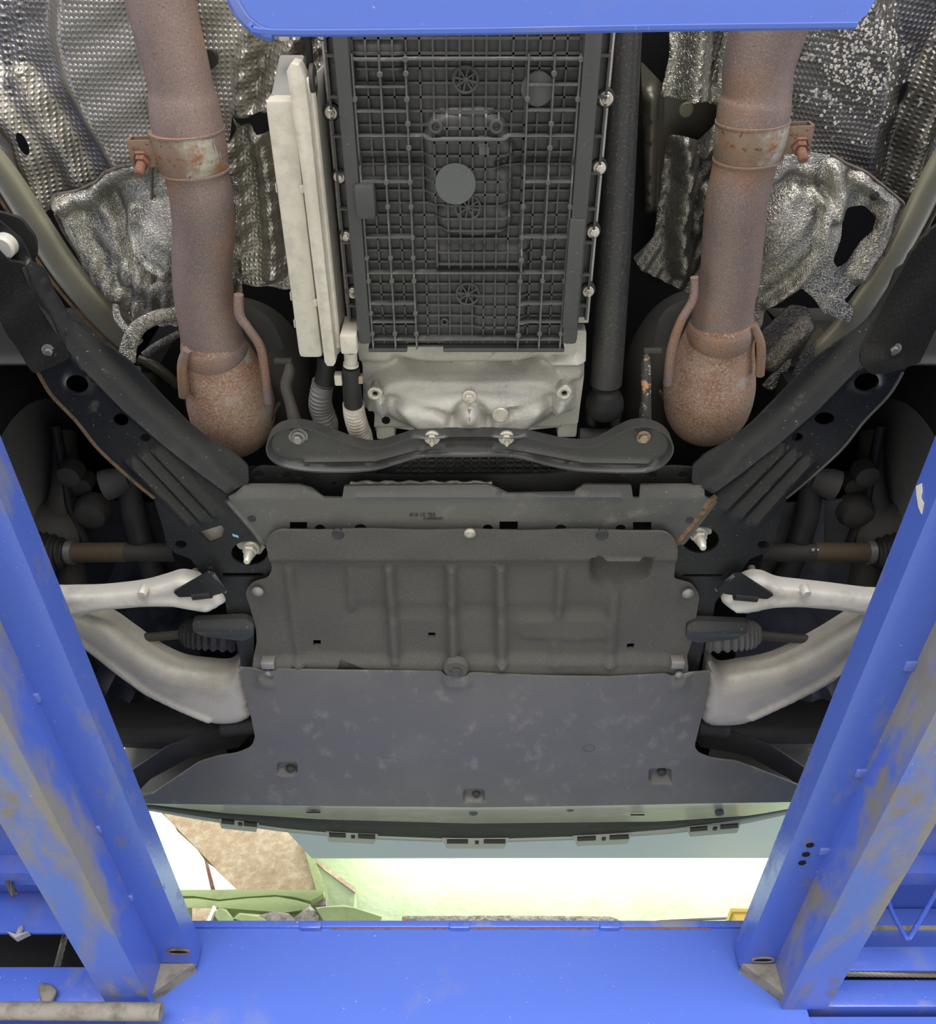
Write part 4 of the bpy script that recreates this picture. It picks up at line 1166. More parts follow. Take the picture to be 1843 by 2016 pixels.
MB().box((-0.032, 0.5155, ZC + 1.000), (0.124, 0.5215, ZC + 1.035)).build('front_wall', 'pan_plastic', op, bevel=0.002)
MB().box((-0.08, 0.505, ZC + 1.004), (-0.03, 0.510, ZC + 1.035)).build('front_wall', 'pan_plastic', op, bevel=0.002)
# flange with small webs
for sg in (-1, 1):
    MB().box((min(sg * .135, sg * .1515), 0.0, ZC + 1.030), (max(sg * .135, sg * .1515), 0.487, ZC + 1.038)).build('flange_strip', 'pan_plastic', op, bevel=0.001)
    for k in range(11):
        yy = 0.06 + k * 0.0405
        MB().box((min(sg * .134, sg * .1515), yy, ZC + 1.018), (max(sg * .134, sg * .1515), yy + .0022, ZC + 1.032)).build('flange_web', 'pan_plastic', op)
    MB().box((min(sg * .1495, sg * .1522), 0.0, ZC + 1.022), (max(sg * .1495, sg * .1522), 0.487, ZC + 1.034)).build('flange_lip', 'pan_plastic', op)
# pan bolts on rubber collars
PB = [(652, 222, 9, 20), (668, 349, 8, 0), (681, 467, 8, 0), (695, 577, 8, 14), (1193, 195, 10, 18), (1180, 331, 9, 0), (1168, 457, 8.5, 0), (1158, 574, 8, 16), (634, 66, 8, 0)]
for (a, b, r, s_) in PB:
    x, y = XY(a, b, 1.024)
    k = mpp(a, b, 1.024)
    cb = MB().lathe((x, y, ZC + 1.036), DOWN, [(0, r * 1.9 * k), (0.008, r * 1.9 * k), (0.0095, r * 1.7 * k)], 22).build('bolt_collar', 'black_rubber', op)
    bolt('bolt', a, b, 1.026, r * .92, 'zinc' if s_ else 'zinc_pale', cb, stud=s_, flange=1.55)

gb = thing('gearbox', 'grey cast aluminium gearbox housing above the black oil pan', 'gearbox', (0, 0.55, ZC + 1.05))
MB().box((-0.1575, -0.05, ZC + 1.040), (0.1575, 0.50, ZC + 1.060)).build('case_flange', 'cast_aluminium', gb, bevel=0.002)
def bell(px, py):
    h = plateau(px, py, rpoly([(738, 742), (790, 722), (1060, 722), (1122, 742), (1116, 780), (1060, 822), (985, 848), (880, 848), (790, 822), (742, 788)], 30), 0.022, 30)
    h += plateau(px, py, rpoly([(775, 770), (890, 752), (985, 752), (1080, 768), (1030, 826), (930, 846), (830, 826)], 30), 0.016, 26)
    h -= ridge(px, py, [(780, 700), (850, 718), (930, 722), (1010, 716), (1060, 700)], 16, 0.010)
    h -= ridge(px, py, [(890, 800), (905, 770), (925, 760), (945, 770), (960, 800)], 16, 0.010)
    h += bulge(px, py, 924, 784, 22, 26, 0.008)
    h -= ridge(px, py, [(770, 765), (860, 776), (890, 790)], 12, 0.006) + ridge(px, py, [(965, 790), (1000, 776), (1090, 762)], 12, 0.006)
    h += plateau(px, py, rpoly([(722, 752), (760, 752), (764, 800), (722, 800)], 10), 0.014, 8) + plateau(px, py, rpoly([(1088, 752), (1128, 752), (1130, 800), (1088, 800)], 10), 0.014, 8)
    h -= 0.02 * sm((py - 840) / 18.0)
    h += 0.012 * sm((712 - py) / 14.0)
    h += 0.010 * plateau(px, py, rpoly([(1075, 690), (1143, 690), (1146, 742), (1100, 742)], 14), 1.0, 8)
    return h * 1.35
sheet(rpoly([(700, 640), (1152, 640), (1150, 740), (1142, 800), (1138, 834), (1100, 836), (1112, 860), (980, 872), (850, 872), (772, 862), (748, 872), (735, 868), (738, 812), (716, 800), (714, 720)], 5), 1.055, hf=bell, step=0.005, th=0.02).build('bell_housing', 'cast_aluminium', gb)
MB().box((XY(737, 800, 1.07)[0], XY(740, 815, 1.07)[1], ZC + 1.065), (XY(775, 800, 1.07)[0], XY(740, 862, 1.07)[1], ZC + 1.12)).build('side_lug', 'cast_aluminium', gb, bevel=0.004)
MB().box((XY(1100, 810, 1.07)[0], XY(740, 812, 1.07)[1], ZC + 1.065), (XY(1140, 800, 1.07)[0], XY(740, 858, 1.07)[1], ZC + 1.12)).build('side_lug', 'cast_aluminium', gb, bevel=0.004)
def on_bell(a, b):
    H = 1.03
    for _ in range(5):
        x, y = XY(a, b, H)
        q = PIX(x, y, 1.055)
        H = 1.055 - float(bell(np.array([q[0]]), np.array([q[1]]))[0])
    return H
for a, b in ((739, 773), (1111, 772)):
    hb = on_bell(a, b) - 1.029
    x, y = XY(a, b, 1.029 + hb); mb = MB()
    mb.tube([Vector((x + .0072 * math.cos(q), y + .0072 * math.sin(q), ZC + 1.028 + hb)) for q in np.linspace(0, 2 * math.pi, 21)], .0042, 8, cap=False)
    mb.lathe((x, y, ZC + 1.05 + hb), DOWN, [(0, .008), (.02, .008)], 16)
    lug = mb.build('bolt_sleeve', 'zinc', gb)
    MB().lathe((x, y, ZC + 1.04 + hb), DOWN, [(0, .0045), (.0115, .0045)], 6).build('socket', 'underbody_black', lug)
hb = on_bell(760, 827)
x, y = XY(760, 827, hb)
MB().lathe((x, y, ZC + hb + .005), DOWN, [(0, .006), (.0065, .006)], 16).build('lug_hole', 'underbody_black', gb)
bolt('drain_bolt', 924, 781, on_bell(924, 783) - .005, 9.5, 'zinc_pale', gb, hk=1.1, flange=1.55)
hb = on_bell(985, 817)
x, y = XY(985, 817, hb - .009)
MB().lathe((x, y, ZC + hb + .0065), DOWN, [(0, .0115), (.016, .0115), (.0175, .010), (.0175, .0085), (.016, .0082), (.016, .001)], 28).build('round_plug', 'zinc', gb)
# cast pointer and number below the bolt
def text_mesh(name, body, size, loc, rot, mt, parent, extrude=0.0006, label=None):
    cu = bpy.data.curves.new(name, 'FONT'); cu.body = body; cu.size = size; cu.extrude = extrude; cu.align_x = 'CENTER'; cu.align_y = 'CENTER'
    tmp = bpy.data.objects.new('tmp_text', cu); COL.objects.link(tmp)
    dg = bpy.context.evaluated_depsgraph_get(); dg.update()
    me = bpy.data.meshes.new_from_object(tmp.evaluated_get(dg))
    bpy.data.objects.remove(tmp, do_unlink=True)
    me.materials.clear(); me.materials.append(MATS[mt])
    o = bpy.data.objects.new(name, me)
    link(o, loc, parent); o.rotation_euler = rot
    return prop(o, label)
# lettering on downward faces: flipped so that it reads as in the photograph
FACE_DOWN = (math.pi, 0, 0)
p = P(924, 816, 1.019)
MB().prism([*[P(a, b, on_bell(a, b) - .0008) for a, b in ((920, 806), (928, 806), (926, 812), (924.5, 817), (922, 812))]], (0, 0, 0.002)).build('cast_pointer', 'bolt_brown', gb)
text_mesh('cast_number', '15', 0.0085, P(921, 826, on_bell(921, 826) - .0022), FACE_DOWN, 'bolt_brown', gb)

# pale aluminium box beside the pan
bx_ = thing('aluminium_box', 'tall pale aluminium box bolted beside the gearbox oil pan', 'cover box', (-0.2, 0.37, ZC + 1.0))
MB().box((-0.2185, 0.222, ZC + 1.0), (-0.187, 0.530, ZC + 1.19)).build('box_body', 'pale_aluminium', bx_, bevel=0.007)
MB().prism([(-0.216, 0.196, ZC + 1.10), (-0.187, 0.196, ZC + 1.10), (-0.187, 0.226, ZC + 1.012), (-0.216, 0.226, ZC + 1.012)], (0, 0.01, 0.02)).build('box_shoulder', 'hose_grey', bx_, bevel=0.003)
fl_o = [(-0.1885, 0.205), (-0.189, 0.192), (-0.1835, 0.184), (-0.176, 0.186), (-0.171, 0.197), (-0.170, 0.23), (-0.1695, 0.530), (-0.173, 0.536), (-0.181, 0.536), (-0.184, 0.530), (-0.1855, 0.30)]
MB().prism([(x, y, ZC + 0.990) for x, y in rpoly([(a, b, .004) for a, b in fl_o], .004)], (0, 0, 0.03)).build('cover_flange', 'pale_aluminium', bx_, bevel=0.0015)
MB().tube([Vector((-0.1672, 0.215 + 0.3 * k / 10, ZC + 1.004)) for k in range(11)], 0.0045, 10).build('flange_roll', 'pale_aluminium', bx_)
sd = MB()
ys = np.linspace(0.20, 0.525, 14)
sd.grid([[(-0.170, y, ZC + 1.0), (-0.166, y, ZC + 1.012), (-0.162, y, ZC + 1.04), (-0.160, y, ZC + 1.08 + 0.05 * math.sin((y - .2) / .325 * 3.1))] for y in ys])
sd.build('side_wall', 'cast_aluminium', bx_, solid=0.003, fix=False)
for (a, b, hz, hl) in ((637, 255, 1.055, 0.026), (660, 405, 1.06, 0.024), (670, 565, 1.06, 0.024)):
    yy = XY(a, b, hz)[1]
    mb = MB()
    mb.prism([(-0.1618, yy + hl * math.cos(q), ZC + hz + .0085 * math.sin(q)) for q in np.linspace(0, 2 * math.pi, 21)[:-1]], (0.003, 0, 0)).build('side_slot', 'shaft_dark', bx_)
for b in (372, 596):
    x, y = XY(590 if b < 400 else 622, b, 0.997)
    MB().box((-0.1905, y - .0035, ZC + .9955), (-0.1855, y + .0045, ZC + 1.002)).build('cover_tab', 'pale_aluminium', bx_, bevel=.001)
for b in (372, 586, 640):
    y = XY(560, b, 1.0)[1]
    MB().box((-0.2195, y - .005, ZC + 1.003), (-0.2180, y + .005, ZC + 1.02)).build('box_notch', 'zinc', bx_)
mb = MB()
x, y = XY(606, 172, 1.02)
mb.lathe((-0.168, 0.205, ZC + 1.015), (1, 0, 0), [(0, .016), (.004, .016), (.005, .012), (.005, .006), (.003, .005)], 24)
mb.build('round_boss', 'shaft_dark', bx_)

# hose fitting, hoses
ft = thing('hose_fitting', 'small square aluminium hose fitting below the oil pan corner', 'fitting', P(688, 690, 1.0))
a, b = XY(669, 658, 0.99), XY(705, 694, 0.99)
MB().box((a[0], a[1], ZC + .985), (b[0], b[1], ZC + 1.045)).build('fitting_block', 'pale_aluminium', ft, bevel=.0025)
MB().tube([P(690, 690, 1.005), P(691, 718, 1.01)], [.0088, .0085], 20).build('fitting_neck', 'pale_aluminium', ft)
MB().tube([P(691, 714, 1.01), P(691, 720, 1.01)], .0102, 20).build('neck_collar', 'pale_aluminium', ft)
hz = thing('wrapped_hose', 'black hose with pale ribbed wrap below the square fitting', 'hose', P(695, 790, 1.02))
w_, r_ = path([(691, 722, 1.012, 17), (692, 750, 1.015, 18), (694, 775, 1.02, 19), (696, 797, 1.025, 19)], 4)
MB().tube(w_, r_, 20).build('rubber_sleeve', 'black_rubber', hz)
pp = catmull([(696, 795, 1.025, 20), (698, 815, 1.03, 20.5), (704, 838, 1.04, 20.5), (712, 858, 1.05, 20), (716, 880, 1.07, 19)], 16)
MB().tube([P(a, b, h) for a, b, h, q in pp], [(q * (1 + .07 * (1 if i % 4 < 2 else -0.7))) * mpp(a, b, h) for i, (a, b, h, q) in enumerate(pp)], 20).build('ribbed_wrap', 'heat_wrap_pale', hz)
x = P(668, 746, 1.01)
MB().box((x.x - .006, x.y - .008, x.z - .005), (x.x + .004, x.y + .008, x.z + .008)).build('clip_tab', 'pale_aluminium', hz, bevel=.002)
x = P(709, 746, 1.012)
MB().box((x.x - .003, x.y - .006, x.z - .004), (x.x + .004, x.y + .006, x.z + .006)).build('clip_tab', 'bolt_brown', hz, bevel=.002)
hc = thing('corrugated_hose', 'grey corrugated hose between dark catalyst and wrapped hose', 'hose', P(635, 790, 1.07))
w_, r_ = path([(643, 700, 1.07, 18), (642, 730, 1.07, 19), (638, 756, 1.07, 21)], 4)
MB().tube(w_, r_, 18).build('rubber_cuff', 'black_rubber', hc)
pp = catmull([(637, 752, 1.07, 21), (632, 775, 1.07, 21), (631, 798, 1.075, 22), (638, 820, 1.08, 22), (644, 838, 1.09, 21), (640, 862, 1.11, 20)], 18)
MB().tube([P(a, b, h) for a, b, h, q in pp], [(q * (1.07 if i % 5 < 2 else .92)) * mpp(a, b, h) for i, (a, b, h, q) in enumerate(pp)], 20).build('corrugated_tube', 'hose_grey', hc)

# drive shaft
ds = thing('drive_shaft', 'black speckled drive shaft running along the oil pan', 'drive shaft', P(1216, 400, 1.075))
w_, r_ = path([(1240, -80, 1.07, 33), (1232, 60, 1.07, 32), (1216, 400, 1.075, 32), (1197, 700, 1.08, 31.5), (1193, 755, 1.08, 31)], 4)
MB().tube(w_, r_, 32).build('shaft_tube', 'prop_shaft_black', ds)
w_, r_ = path([(1193, 755, 1.08, 31), (1192.5, 762, 1.08, 26), (1192.5, 768, 1.08, 27), (1192, 776, 1.08, 31), (1191, 790, 1.082, 37), (1190, 806, 1.084, 36), (1189, 818, 1.086, 20)], 4)
MB().tube(w_, r_, 30).build('universal_joint', 'black_rubber', ds)
for dx in (-26, 26):
    w_, r_ = path([(1189 + dx, 800, 1.085, 10), (1188 + dx * .9, 830, 1.09, 10), (1186 + dx * .5, 850, 1.10, 8)], 4)
    MB().tube(w_, r_, 12).build('yoke_arm', 'black_rubber', ds)
MB().tube([P(1140, 858, 1.08), P(1210, 860, 1.08)], .012, 16).build('pinion_neck', 'shaft_dark', ds)

# gearbox crossmember
cm = thing('gearbox_crossmember', 'black pressed steel crossmember with rounded ends under the gearbox', 'crossmember', P(924, 885, 0.99))
HCM = 0.995
co = catmull([(526, 876), (533, 853), (552, 838), (580, 832), (612, 836), (650, 850), (700, 868), (740, 874), (785, 862), (828, 851), (926, 849), (1016, 850), (1060, 858), (1105, 868), (1150, 872), (1180, 866), (1215, 846), (1242, 834), (1270, 831), (1300, 840), (1319, 858), (1324, 880), (1312, 902), (1288, 918), (1250, 924), (1150, 921), (1090, 912), (1010, 893), (926, 892), (835, 893), (790, 904), (740, 918), (680, 923), (610, 921), (560, 912), (534, 896)], 4, True)
def cm_relief(px, py):
    d = pdist(px, py, co, True)
    h = 0.010 * sm((9 - d) / 6.0)                    # rolled rim
    h += bar(px, py, [(845, 874), (1005, 874)], 7, -0.006, 6)
    h += bulge(px, py, 587, 860, 26, 20, -0.006) + bulge(px, py, 1268, 858, 26, 20, -0.006)
    h += plateau(px, py, [(828, 852), (876, 852), (870, 880), (830, 880)], 0.006, 8) + plateau(px, py, [(974, 852), (1020, 852), (1018, 880), (978, 880)], 0.006, 8)
    h += ridge(px, py, [(600, 905), (740, 903), (830, 880), (1010, 880), (1150, 906), (1280, 908)], 8, 0.006)
    return h
sheet(co, HCM, hf=cm_relief, step=0.0055, th=0.02, lines=[l + [l[0]] for l in (offs(co, -3), offs(co, -6), offs(co, -9))] + rd_lines([(600, 905), (740, 903), (830, 880), (1010, 880), (1150, 906), (1280, 908)], 8)).build('pressed_bar', 'cross_bar_black', cm)
for a, b, mt in ((587, 862, 'bolt_grey'), (1267, 860, 'bolt_brown')):
    x, y = XY(a, b - 2, HCM); k = mpp(a, b, HCM)
    ws = MB().lathe((x, y, ZC + HCM + .006), DOWN, [(0, 22 * k), (.003, 22 * k), (.005, 19 * k), (.0045, 15 * k)], 28).build('washer', 'bolt_grey' if mt == 'bolt_grey' else 'cross_bar_black', cm)
    bolt('bolt', a, b, HCM, 10, mt, ws, hk=1.0, flange=1.45)
for a, b in ((851, 862), (997, 862)):
    bolt('stud_nut', a, b, HCM - .007, 10.5, 'zinc', cm, hk=.7, stud=20, flange=1.5)

# hanger links standing on the crossmember ends
for lab, pts in (('bent black hanger link on the crossmember end beside corrugated hose', [(552, 712, 1.07, 5), (566, 712, 1.06, 6), (570, 730, 1.05, 11), (563, 760, 1.04, 11), (572, 795, 1.03, 11), (582, 835, 1.02, 14)]),
                 ('bent rust flecked hanger link beside the straight exhaust catalyst', [(1292, 690, 1.07, 5), (1276, 692, 1.06, 6), (1272, 712, 1.05, 9), (1272, 740, 1.04, 10), (1272, 780, 1.03, 10), (1270, 832, 1.02, 13)])):
    t = thing('hanger_link', lab, 'hanger', P(pts[2][0], pts[2][1], 1.05), group='exhaust hanger links')
    w_, r_ = path(pts, 8)
    MB().tube(w_, r_, 16).build('link_rod', 'shaft_dark' if pts[0][0] < 900 else 'link_rusty', t)
    q = P(pts[1][0], pts[1][1], 1.055)
    sx = -1 if pts[0][0] < 900 else 1
    MB().box((q.x - .012 + sx * .006, q.y - .004, q.z - .003), (q.x + .012 + sx * .006, q.y + .002, q.z + .004)).build('link_hook', 'shaft_dark', t, bevel=.001)

a, b = XY(548, 58, 1.06), XY(594, 80, 1.06)
ck = thing('plastic_clip', 'cream plastic clip peeking out below the blue jack beam', 'clip', P(570, 72, 1.06))
MB().box((a[0], a[1], ZC + 1.055), ((a[0] + b[0]) / 2, b[1], ZC + 1.075)).build('clip_block', 'heat_wrap_pale', ck, bevel=.002)
MB().box(((a[0] + b[0]) / 2, a[1], ZC + 1.058), (b[0], b[1] - .003, ZC + 1.075)).build('clip_block', 'white_mark', ck, bevel=.002)
w_, r_ = path([(604, -20, 1.09, 7), (606, 60, 1.09, 7), (610, 130, 1.09, 7), (600, 190, 1.10, 7), (604, 240, 1.12, 7)], 6)
MB().tube(w_, r_, 12).build('breather_pipe', 'black_rubber', label='thin black pipe between pale box and oil pan flange', cat='pipe')
# engine sump with waffle ribs glimpsed behind the crossmember
es = thing('engine_sump', 'black waffle ribbed engine sump glimpsed below the crossmember', 'sump', P(960, 915, 1.09))
HE = 1.085
sheet([(760, 880), (1150, 880), (1180, 960), (730, 960)], HE, step=0.03, th=0.02).build('sump_plate', 'pan_plastic', es)
for k in range(21):
    x0 = XY(790 + k * 17, 920, HE)[0]
    MB().box((x0, XY(900, 885, HE)[1], ZC + HE - .006), (x0 + .0025, XY(900, 955, HE)[1], ZC + HE + .002)).build('rib', 'pan_rib_plastic', es)
for k in range(6):
    y0 = XY(900, 890 + k * 11, HE)[1]
    MB().box((XY(780, 915, HE)[0], y0, ZC + HE - .006), (XY(1145, 915, HE)[0], y0 + .0025, ZC + HE + .002)).build('rib', 'pan_rib_plastic', es)

# ================================================================== front subframe
HS = 1.015
sf = thing('front_subframe', 'black steel front subframe with two slanting brace arms', 'subframe', P(926, 1000, HS))
def mir(pts, c=926.0): return [(2 * c - a, b) for a, b in pts]
# centre panel
def cp_relief(px, py):
    h = 0.007 * sm((py - 958) / 10.0) + 0.005
    h += bar(px, py, [(690, 966), (1230, 966)], 5, 0.003, 5)
    return h
cpo = rpoly([(452, 968), (470, 962), (482, 951), (590, 951), (612, 957), (640, 970), (676, 971), (678, 953), (960, 950), (985, 960), (1000, 963), (1130, 962), (1150, 950), (1242, 951), (1244, 971), (1256, 971), (1260, 951), (1386, 951), (1384, 968), (1410, 978), (1345, 1062), (1330, 1064), (530, 1064), (515, 1062)], 3)
cph = [rect(590, 1026, 17, 8), ell(632, 1031, 10, 8), ell(711, 1031, 12, 9), ell(960, 1031, 10, 8), rect(1001, 1026, 18, 9), ell(1103, 1031, 11, 8), ell(1220, 1031, 10, 8), rect(1262, 1027, 18, 9)]
sheet(cpo, HS, holes=cph, hf=cp_relief, step=0.009, th=0.004).build('centre_panel', 'black_steel_dusty', sf)
fo = rpoly([(486, 960), (496, 930), (512, 918), (580, 922), (640, 932), (780, 936), (1080, 934), (1220, 925), (1330, 918), (1372, 922), (1386, 950), (1386, 990), (486, 990)], 6)
sheet(fo, HS + 0.02, holes=[ell(510, 934, 11, 7), ell(567, 935, 9, 6.5), ell(658, 951, 5, 3.5), ell(1285, 935, 9, 6.5), ell(1345, 935, 11, 7)], step=0.01, th=0.004).build('rear_flange', 'black_steel', sf)
for (x0, x1, yy) in ((690, 968, 951),):
    MB().tube([P(x0 + (x1 - x0) * k / 24, yy + 2 * math.sin(k * 1.7), HS + .004 - .002 * math.sin(k * 2.3)) for k in range(25)], .0032, 8).build('weld_seam', 'bolt_grey', sf)
# brace arms
armL = [(-120, 380), (-20, 420), (40, 470), (62, 512), (85, 535), (101, 574), (135, 629), (163, 657), (208, 688), (250, 719), (319, 792), (368, 841), (410, 876), (462, 899), (488, 918), (490, 950), (452, 968), (446, 985), (500, 1045), (526, 1072), (538, 1100), (540, 1122), (520, 1140), (490, 1150), (500, 1200), (500, 1325), (478, 1322), (466, 1268), (449, 1222), (444, 1186), (392, 1124), (375, 1100), (344, 1089), (328, 1073), (319, 1033), (302, 981), (264, 950), (194, 886), (149, 830), (100, 778), (73, 733), (40, 690), (0, 620), (-120, 520)]
armR = mir(armL)
def arm_rel(ribs, rdg, holes, sgn):
    def f(px, py):
        h = ridge(px, py, rdg, 15, 0.017)
        rx = np.interp(py, [p[1] for p in rdg], [p[0] for p in rdg])
        inn = (px - rx) * (-sgn)
        h = h - 0.010 * sm((inn - 4) / 42.0) * sm((py - 500) / 30.0) * sm((930 - py) / 60.0)
        for a, b in ribs:
            h = h + ridge(px, py, [a, b], 13, 0.010)
        for (hx, hy, hr) in holes:
            d = np.hypot(px - hx, (py - hy) * 1.25)
            h = h + 0.006 * sm((hr + 10 - d) / 8.0)
        return h
    return f
ribsL = [((260, 909), (375, 1027)), ((283, 896), (399, 1020)), ((309, 888), (424, 1009))]
ribsR = [((1543, 881), (1425, 999)), ((1568, 893), (1456, 1013)), ((1595, 903), (1484, 1027))]
ridL = [(55, 520), (80, 580), (130, 660), (170, 712), (250, 795), (330, 865), (400, 920), (452, 958)]
ridR = mir(ridL)
HA = 1.01
holL = [ell(155, 752, 22, 18, 20, .2), ell(238, 827, 15, 13), ell(286, 862, 10.5, 8), ell(356, 1072, 11.5, 8), ell(491, 1089, 36, 24), rpoly(rect(478, 1132, 40, 4), 3),
        [(391, 1048), (436, 1034), (441, 1042), (435, 1060), (412, 1069), (408, 1064)], [(178, 736), (184, 738), (204, 762), (200, 765)]]
holR = [ell(1703, 748, 25, 18, 20, -.2), ell(1624, 825, 20, 13), ell(1570, 861, 11.5, 9), ell(1503, 1073, 11.5, 8), ell(1379, 1063, 37, 26), rpoly(rect(1384, 1133, 39, 2.5), 2)]
sheet(rpoly(armL, 5), HA, holes=holL, hf=arm_rel(ribsL, ridL, [(155, 752, 22)], -1), step=0.0072, th=0.004, lines=rd_lines(ridL, 17, (0, .6)) + sum([rd_lines(list(r), 13, (0, .5, 1)) for r in ribsL], []) ).build('brace_arm', 'black_steel', sf)
sheet(rpoly(armR[::-1], 5), HA, holes=holR, hf=arm_rel(ribsR, ridR, [(1703, 748, 25)], 1), step=0.0072, th=0.004, lines=rd_lines(ridR, 17, (0, .6)) + sum([rd_lines(list(r), 13, (0, .5, 1)) for r in ribsR], []) ).build('brace_arm', 'black_steel', sf)
# inner wall of each arm rises towards the body
outerL = [(73, 733), (100, 778), (149, 830), (194, 886), (264, 950), (302, 981)]
MB().tube([P(a + 2, b - 1, HA + .001) for a, b in catmull(outerL, 8)], 0.0032, 8).build('arm_edge', 'rust_edge', sf, label='rusty arm edge')
MB().tube([P(a - 2, b - 1, HA + .001) for a, b in catmull(mir(outerL), 8)], 0.0025, 8).build('arm_edge', 'black_steel_dusty', sf)
for a, b, mt in (((448, 985), (520, 1068), 'black_steel_dusty'), ((1408, 982), (1334, 1068), 'rust_edge')):
    MB().tube([P(a[0] + (b[0] - a[0]) * k / 16, a[1] + (b[1] - a[1]) * k / 16, HS - .011 + .001 * math.sin(k * 2.1)) for k in range(17)], .0042, 8).build('weld_seam', mt, sf)
w_ = [P(1384 + 20 * k / 5, 975 + 12 * k / 5, HS - .010) for k in range(6)]
MB().tube([P(1388, 1000, HS - .012), P(1398, 985, HS - .012), P(1410, 976, HS - .010)], .0042, 8).build('weld_seam', 'rust_edge', sf)
x, y = XY(496, 1021, HS - .01)
for a, b in ((496, 1021), (1358, 1024)):
    x, y = XY(a, b, HS - .012)
    MB().lathe((x, y, ZC + HS - .0105), DOWN, [(0, .0062), (.002, .0062)], 18).build('plug_dot', 'dark_plastic', sf)
# pale casting and bright plates glimpsed inside the openings
sheet([(380, 1030), (446, 1026), (448, 1075), (400, 1078)], HA + .02, step=.02, th=.004).build('inner_casting', 'heat_wrap_pale', sf)
sheet(rpoly([(458, 1060), (500, 1066), (524, 1075), (512, 1092), (470, 1080)], 4), HA + .016, step=.02, th=.003).build('inner_casting', 'arm_aluminium', sf)
sheet(rpoly([(1345, 1042), (1400, 1036), (1402, 1050), (1372, 1060), (1350, 1058)], 4), HA + .016, step=.02, th=.003).build('inner_casting', 'arm_aluminium', sf)
MB().prism([P(457, 1051, HA - .0005), P(469, 1055, HA - .0005), P(470, 1059, HA - .0005), P(459, 1056, HA - .0005)], (0, 0, .001)).build('paint_mark', 'blue_chalk', sf, label='small light blue paint mark')
for (a, b, dx, dy) in ((493, 1083, -3, 18), (1377, 1056, 3, 18)):
    x, y = XY(a, b, HA); k = mpp(a, b, HA)
    mb = MB()
    mb.lathe((x, y, ZC + HA + .016), DOWN, [(0, 18 * k), (.012, 18 * k), (.014, 16 * k)], 24)
    mb._lathe(Vector((x, y, ZC + HA + .002)), DOWN, [(0, 15 * k), (.006, 15 * k), (.008, 13 * k)], 6)
    mb._lathe(Vector((x, y, ZC + HA - .005)), DOWN, [(0, 10.5 * k), (.010, 10 * k), (.016, 7.5 * k), (.022, 6.5 * k), (.0235, 5 * k)], 18)
    mb.build('stud_nut', 'zinc_pale', sf)
# stamped wording on the panel, upside down as seen
text_mesh('stamped_text', '32L 21 010', 0.0085, P(832, 1013.5, HS - .0135), (math.pi, 0, math.pi), 'ink_grey', sf, 0.0003)
text_mesh('stamped_text', '22040000010', 0.0052, P(853, 1021, HS - .0135), (math.pi, 0, math.pi), 'ink_grey', sf, 0.0003)

# felt pads bolted over the arm ends
fp = thing('felt_cover', 'black felt cover on the arm end near the grey bushing', 'cover', P(70, 620, 0.99), group='felt arm covers')
sheet(rpoly([(-120, 400), (-10, 480), (22, 515), (45, 520), (62, 545), (90, 605), (128, 672), (140, 705), (110, 718), (70, 735), (48, 714), (0, 630), (-120, 470)], 10), 0.995, hf=lambda px, py: 0.003 * np.sin(px * .05 + py * .04), step=0.01, th=0.006).build('felt_sheet', 'felt_dark', fp)
bolt('bolt', 98, 691, 0.994, 7.5, 'bolt_grey', fp, hk=1.1, flange=2.0)
fp = thing('felt_cover', 'grey black felt cover with ragged edge on the outer arm end', 'cover', P(1770, 600, 0.985), group='felt arm covers')
rag = [(1843 + 60, 400), (1845, 446), (1832, 452), (1826, 462), (1816, 468), (1806, 480), (1804, 486), (1796, 494), (1790, 502), (1786, 514), (1778, 530), (1772, 540), (1764, 556), (1756, 572), (1748, 588), (1738, 610), (1724, 640), (1712, 664), (1700, 684), (1692, 700), (1694, 716), (1712, 730), (1740, 732), (1780, 726), (1812, 714), (1850, 640), (1950, 520)]
sheet(rag, 0.985, hf=lambda px, py: plateau(px, py, [(1680, 690), (1740, 696), (1790, 716), (1760, 745), (1680, 745)], .006, 10) + 0.003 * np.sin(px * .05 + py * .04), step=0.01, th=0.006).build('felt_sheet', 'felt_dark', fp)
bolt('bolt', 1759, 687, 0.984, 7.5, 'bolt_grey', fp, hk=1.3, flange=2.0)
bsh = thing('body_bushing', 'pale grey round bushing under the black bracket beside felt cover', 'bushing', P(8, 486, 1.0))
x, y = XY(6, 486, 1.0)
MB().lathe((x, y, ZC + 1.02), DOWN, [(0, .014), (.022, .014), (.025, .011), (.0255, .004)], 28).build('bushing_core', 'arm_aluminium_bright', bsh)
sheet(rpoly([(-120, 400), (0, 418), (40, 430), (70, 470), (72, 505), (60, 520), (30, 505), (-120, 520)], 12), 1.035, step=.012, th=.006).build('bushing_bracket', 'black_rubber', bsh)
# black frame extension behind the right arm
# side brackets at the control arm roots
for lab, pts in (('black triangular bracket over the control arm root beside felt tray slot', [(341, 1166), (408, 1128), (420, 1130), (444, 1166), (420, 1173), (352, 1176)]),
                 ('black triangular bracket over the bright control arm root beside thin slot', [(1524, 1172), (1458, 1130), (1446, 1132), (1410, 1162), (1430, 1170), (1510, 1180)])):
    t = thing('arm_bracket', lab, 'bracket', P(pts[0][0], pts[0][1], .985), group='control arm brackets')
    sheet(rpoly(pts, 3), 0.99, step=.01, th=.005).build('bracket_plate', 'black_steel', t)
    a, b = pts[2], pts[3]
    MB().tube([P(a[0], a[1], .992), P(b[0], b[1], .995)], .003, 8).build('bracket_weld', 'black_steel_dusty', t)
    s_ = -1 if pts[0][0] < 900 else 1
    bxp = (384, 1124) if s_ < 0 else (1480, 1118)
    MB().tube([P(bxp[0], bxp[1], 1.06), P(bxp[0] - s_ * 2, bxp[1] + 28, 1.02)], [.006, .006], 14).build('pivot_bolt', 'zinc', t)

